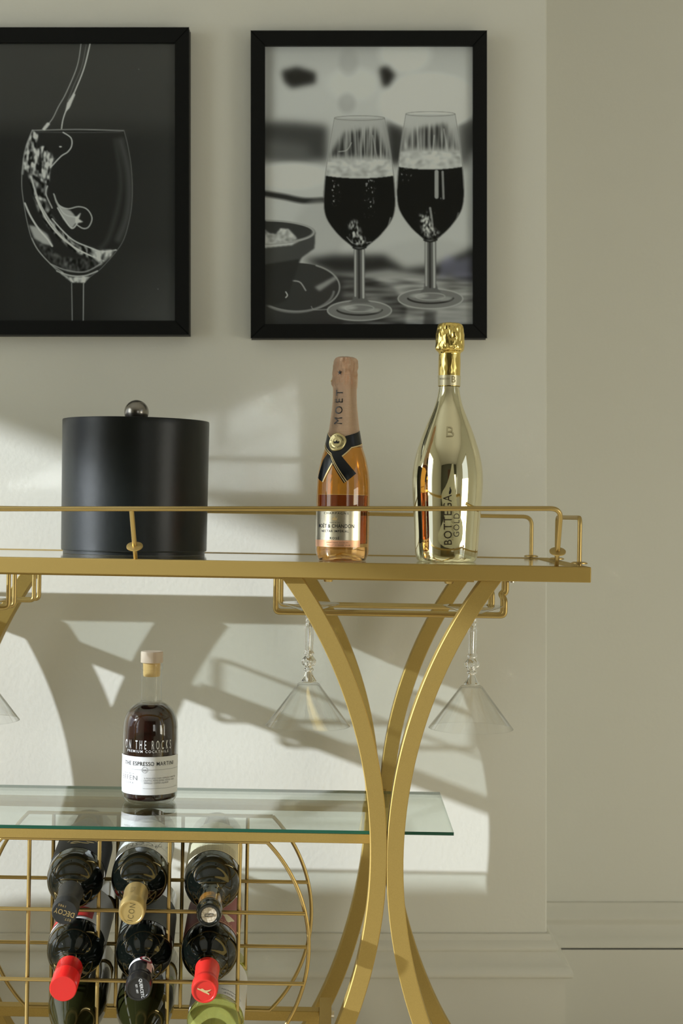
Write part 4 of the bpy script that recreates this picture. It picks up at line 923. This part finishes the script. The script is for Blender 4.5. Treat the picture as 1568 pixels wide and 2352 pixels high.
        p.poly(Z([(cx-36,bot+2),(cx+34,bot+2),(cx+34,by-40),(cx+46,by),(cx+70,by+24),(cx-68,by+24),(cx-42,by),(cx-36,by-40)]), 74, 1.0)
        p.line(Z([(cx-26,bot+20),(cx-26,by-20)]), 4, 132, 1.4, 0.85, False); p.line(Z([(cx+22,bot+20),(cx+24,by-10)]), 4.5, 140, 1.4, 0.85, False); p.line(Z([(cx-4,bot+20),(cx-2,by-10)]), 5, 40, 1.6, 0.8, False)
        p.line(Z([(cx-40,bot+4),(cx,bot+14),(cx+40,bot+2)]), 3.5, 34, 1.4, 0.9)
    glass(718, 592, 155, 950, 222, 1392, 1715, 0, 1785, 198, 850, [(565,960,1150,9),(780,960,1220,10)],
          [([(590,800),(640,790),(668,745)],2,140,0.8),([(690,640),(696,820)],3,120,0.6),([(745,650),(752,850)],3,130,0.6),([(800,700),(830,860)],3,130,0.6),([(910,1210),(880,1300),(820,1350)],3,110,0.7),([(640,1330),(690,1372),(790,1360)],2,120,0.8)])
    glass(1157, 566, 152, 895, 208, 1345, 1650, 0, 1712, 200, 800, [(1010,900,1000,14),(1225,1040,1120,6),(1160,1150,1320,8)],
          [([(1195,925),(1195,1080)],9,132,0.85),([(1232,925),(1238,1090)],5,120,0.8),([(1180,700),(1172,800)],3,140,0.7),([(1240,660),(1262,800)],3,140,0.6),([(1330,1180),(1290,1290),(1230,1320)],3,92,0.7),([(1155,1150),(1168,1250),(1160,1310)],5,120,0.8)])
    # blue smear: a reflection on the glazing, painted into the print's corner
    bl = p.mpoly(Z([(1215,1500),(1260,1450),(1330,1470),(1420,1440),(1420,1600),(1340,1590),(1260,1560),(1215,1590)]), 6); p.put(bl, 112, 0.45); p.blue = bl*0.12
    return p

def framed(name, px0, py0, px1, py1, ip, pr_, label):
    Dp = 2.275; X = lambda px: (px-784)/F*Dp; Zz = lambda py: CAMZ-(py-1176)/F*Dp
    x0, x1, z0, z1 = X(px0), X(px1), Zz(py1), Zz(py0); cx, cz = (x0+x1)/2, (z0+z1)/2
    e = empty(name, Matrix.Translation((cx, YW-0.001, z0))); tag(e, label, 'picture', 'framed photographs on the wall')
    i0, i1, j0, j1 = X(ip[0])-cx, X(ip[2])-cx, Zz(ip[3])-z0, Zz(ip[1])-z0; a, b, h = x0-cx, x1-cx, z1-z0; d = YW-0.001-Dp
    def side(q): MB().add([(x, y, z) for (x, z) in q for y in (-d, 0)], [(0,2,4,6)[::-1],(1,3,5,7),(0,1,3,2),(2,3,5,4),(4,5,7,6),(6,7,1,0)]).build('frame_side', M_frame, e, bevel=0.0004)
    side([(a,0),(b,0),(i1,j0),(i0,j0)]); side([(i0,j1),(i1,j1),(b,h),(a,h)]); side([(a,0),(i0,j0),(i0,j1),(a,h)]); side([(i1,j0),(b,0),(b,h),(i1,j1)])
    MB().box(a+0.004, -0.004, 0.004, b-0.004, -0.001, h-0.004).build('backing_board', M_black, e)
    # flat print with its own grey values
    ny, nx = pr_.g.shape; yy = -d+0.0075; xs = np.linspace(i0-0.001, i1+0.001, nx); zs = np.linspace(j1+0.001, j0-0.001, ny)
    XX, ZZ = np.meshgrid(xs, zs); co = np.stack([XX, np.full_like(XX, yy), ZZ], -1).reshape(-1, 3)
    ii = np.arange((ny-1)*(nx-1)); r_, c_2 = ii//(nx-1), ii % (nx-1); q = r_*nx+c_2; faces = np.stack([q, q+nx, q+nx+1, q+1], 1)
    me = bpy.data.meshes.new('print'); me.vertices.add(len(co)); me.vertices.foreach_set('co', co.ravel()); me.loops.add(faces.size); me.loops.foreach_set('vertex_index', faces.ravel())
    me.polygons.add(len(faces)); me.polygons.foreach_set('loop_start', np.arange(0, faces.size, 4)); me.update(calc_edges=True)
    g = np.clip(pr_.g, 4, 235)/255.0; lin = np.where(g <= 0.04045, g/12.92, ((g+0.055)/1.055)**2.4)*PGAIN-0.028
    col = np.stack([lin*0.97, lin*0.99, lin*(1.01+pr_.blue*3), np.ones_like(lin)], -1).reshape(-1, 4)
    at = me.color_attributes.new('ink', 'FLOAT_COLOR', 'POINT'); at.data.foreach_set('color', np.clip(col, 0.006, 0.9).ravel())
    m = mat('black and white photo paper', rough=0.5, spec=0.2); nt = m.node_tree; ca_ = nt.nodes.new('ShaderNodeAttribute'); ca_.attribute_name = 'ink'
    nt.links.new(ca_.outputs['Color'], nt.nodes['Principled BSDF'].inputs['Base Color']); me.materials.append(m)
    o = bpy.data.objects.new('print', me); C.objects.link(o); o.parent = e
    MB().box(i0-0.001, -d+0.004, j0-0.001, i1+0.001, -d+0.0056, j1+0.001).build('glazing', M_pane, e)
    return e
PGAIN = 3.3
framed('framed_photograph', -109, 63, 433.5, 768.5, (-78, 97, 402, 737), print_one(), 'black framed photo of wine splashing into a glass, cut by the left edge')
framed('framed_photograph', 576, 70.5, 1117.5, 776, (608, 104, 1086, 745), print_two(), 'black framed photo of two filled glasses beside a bowl, above the gold bottle')
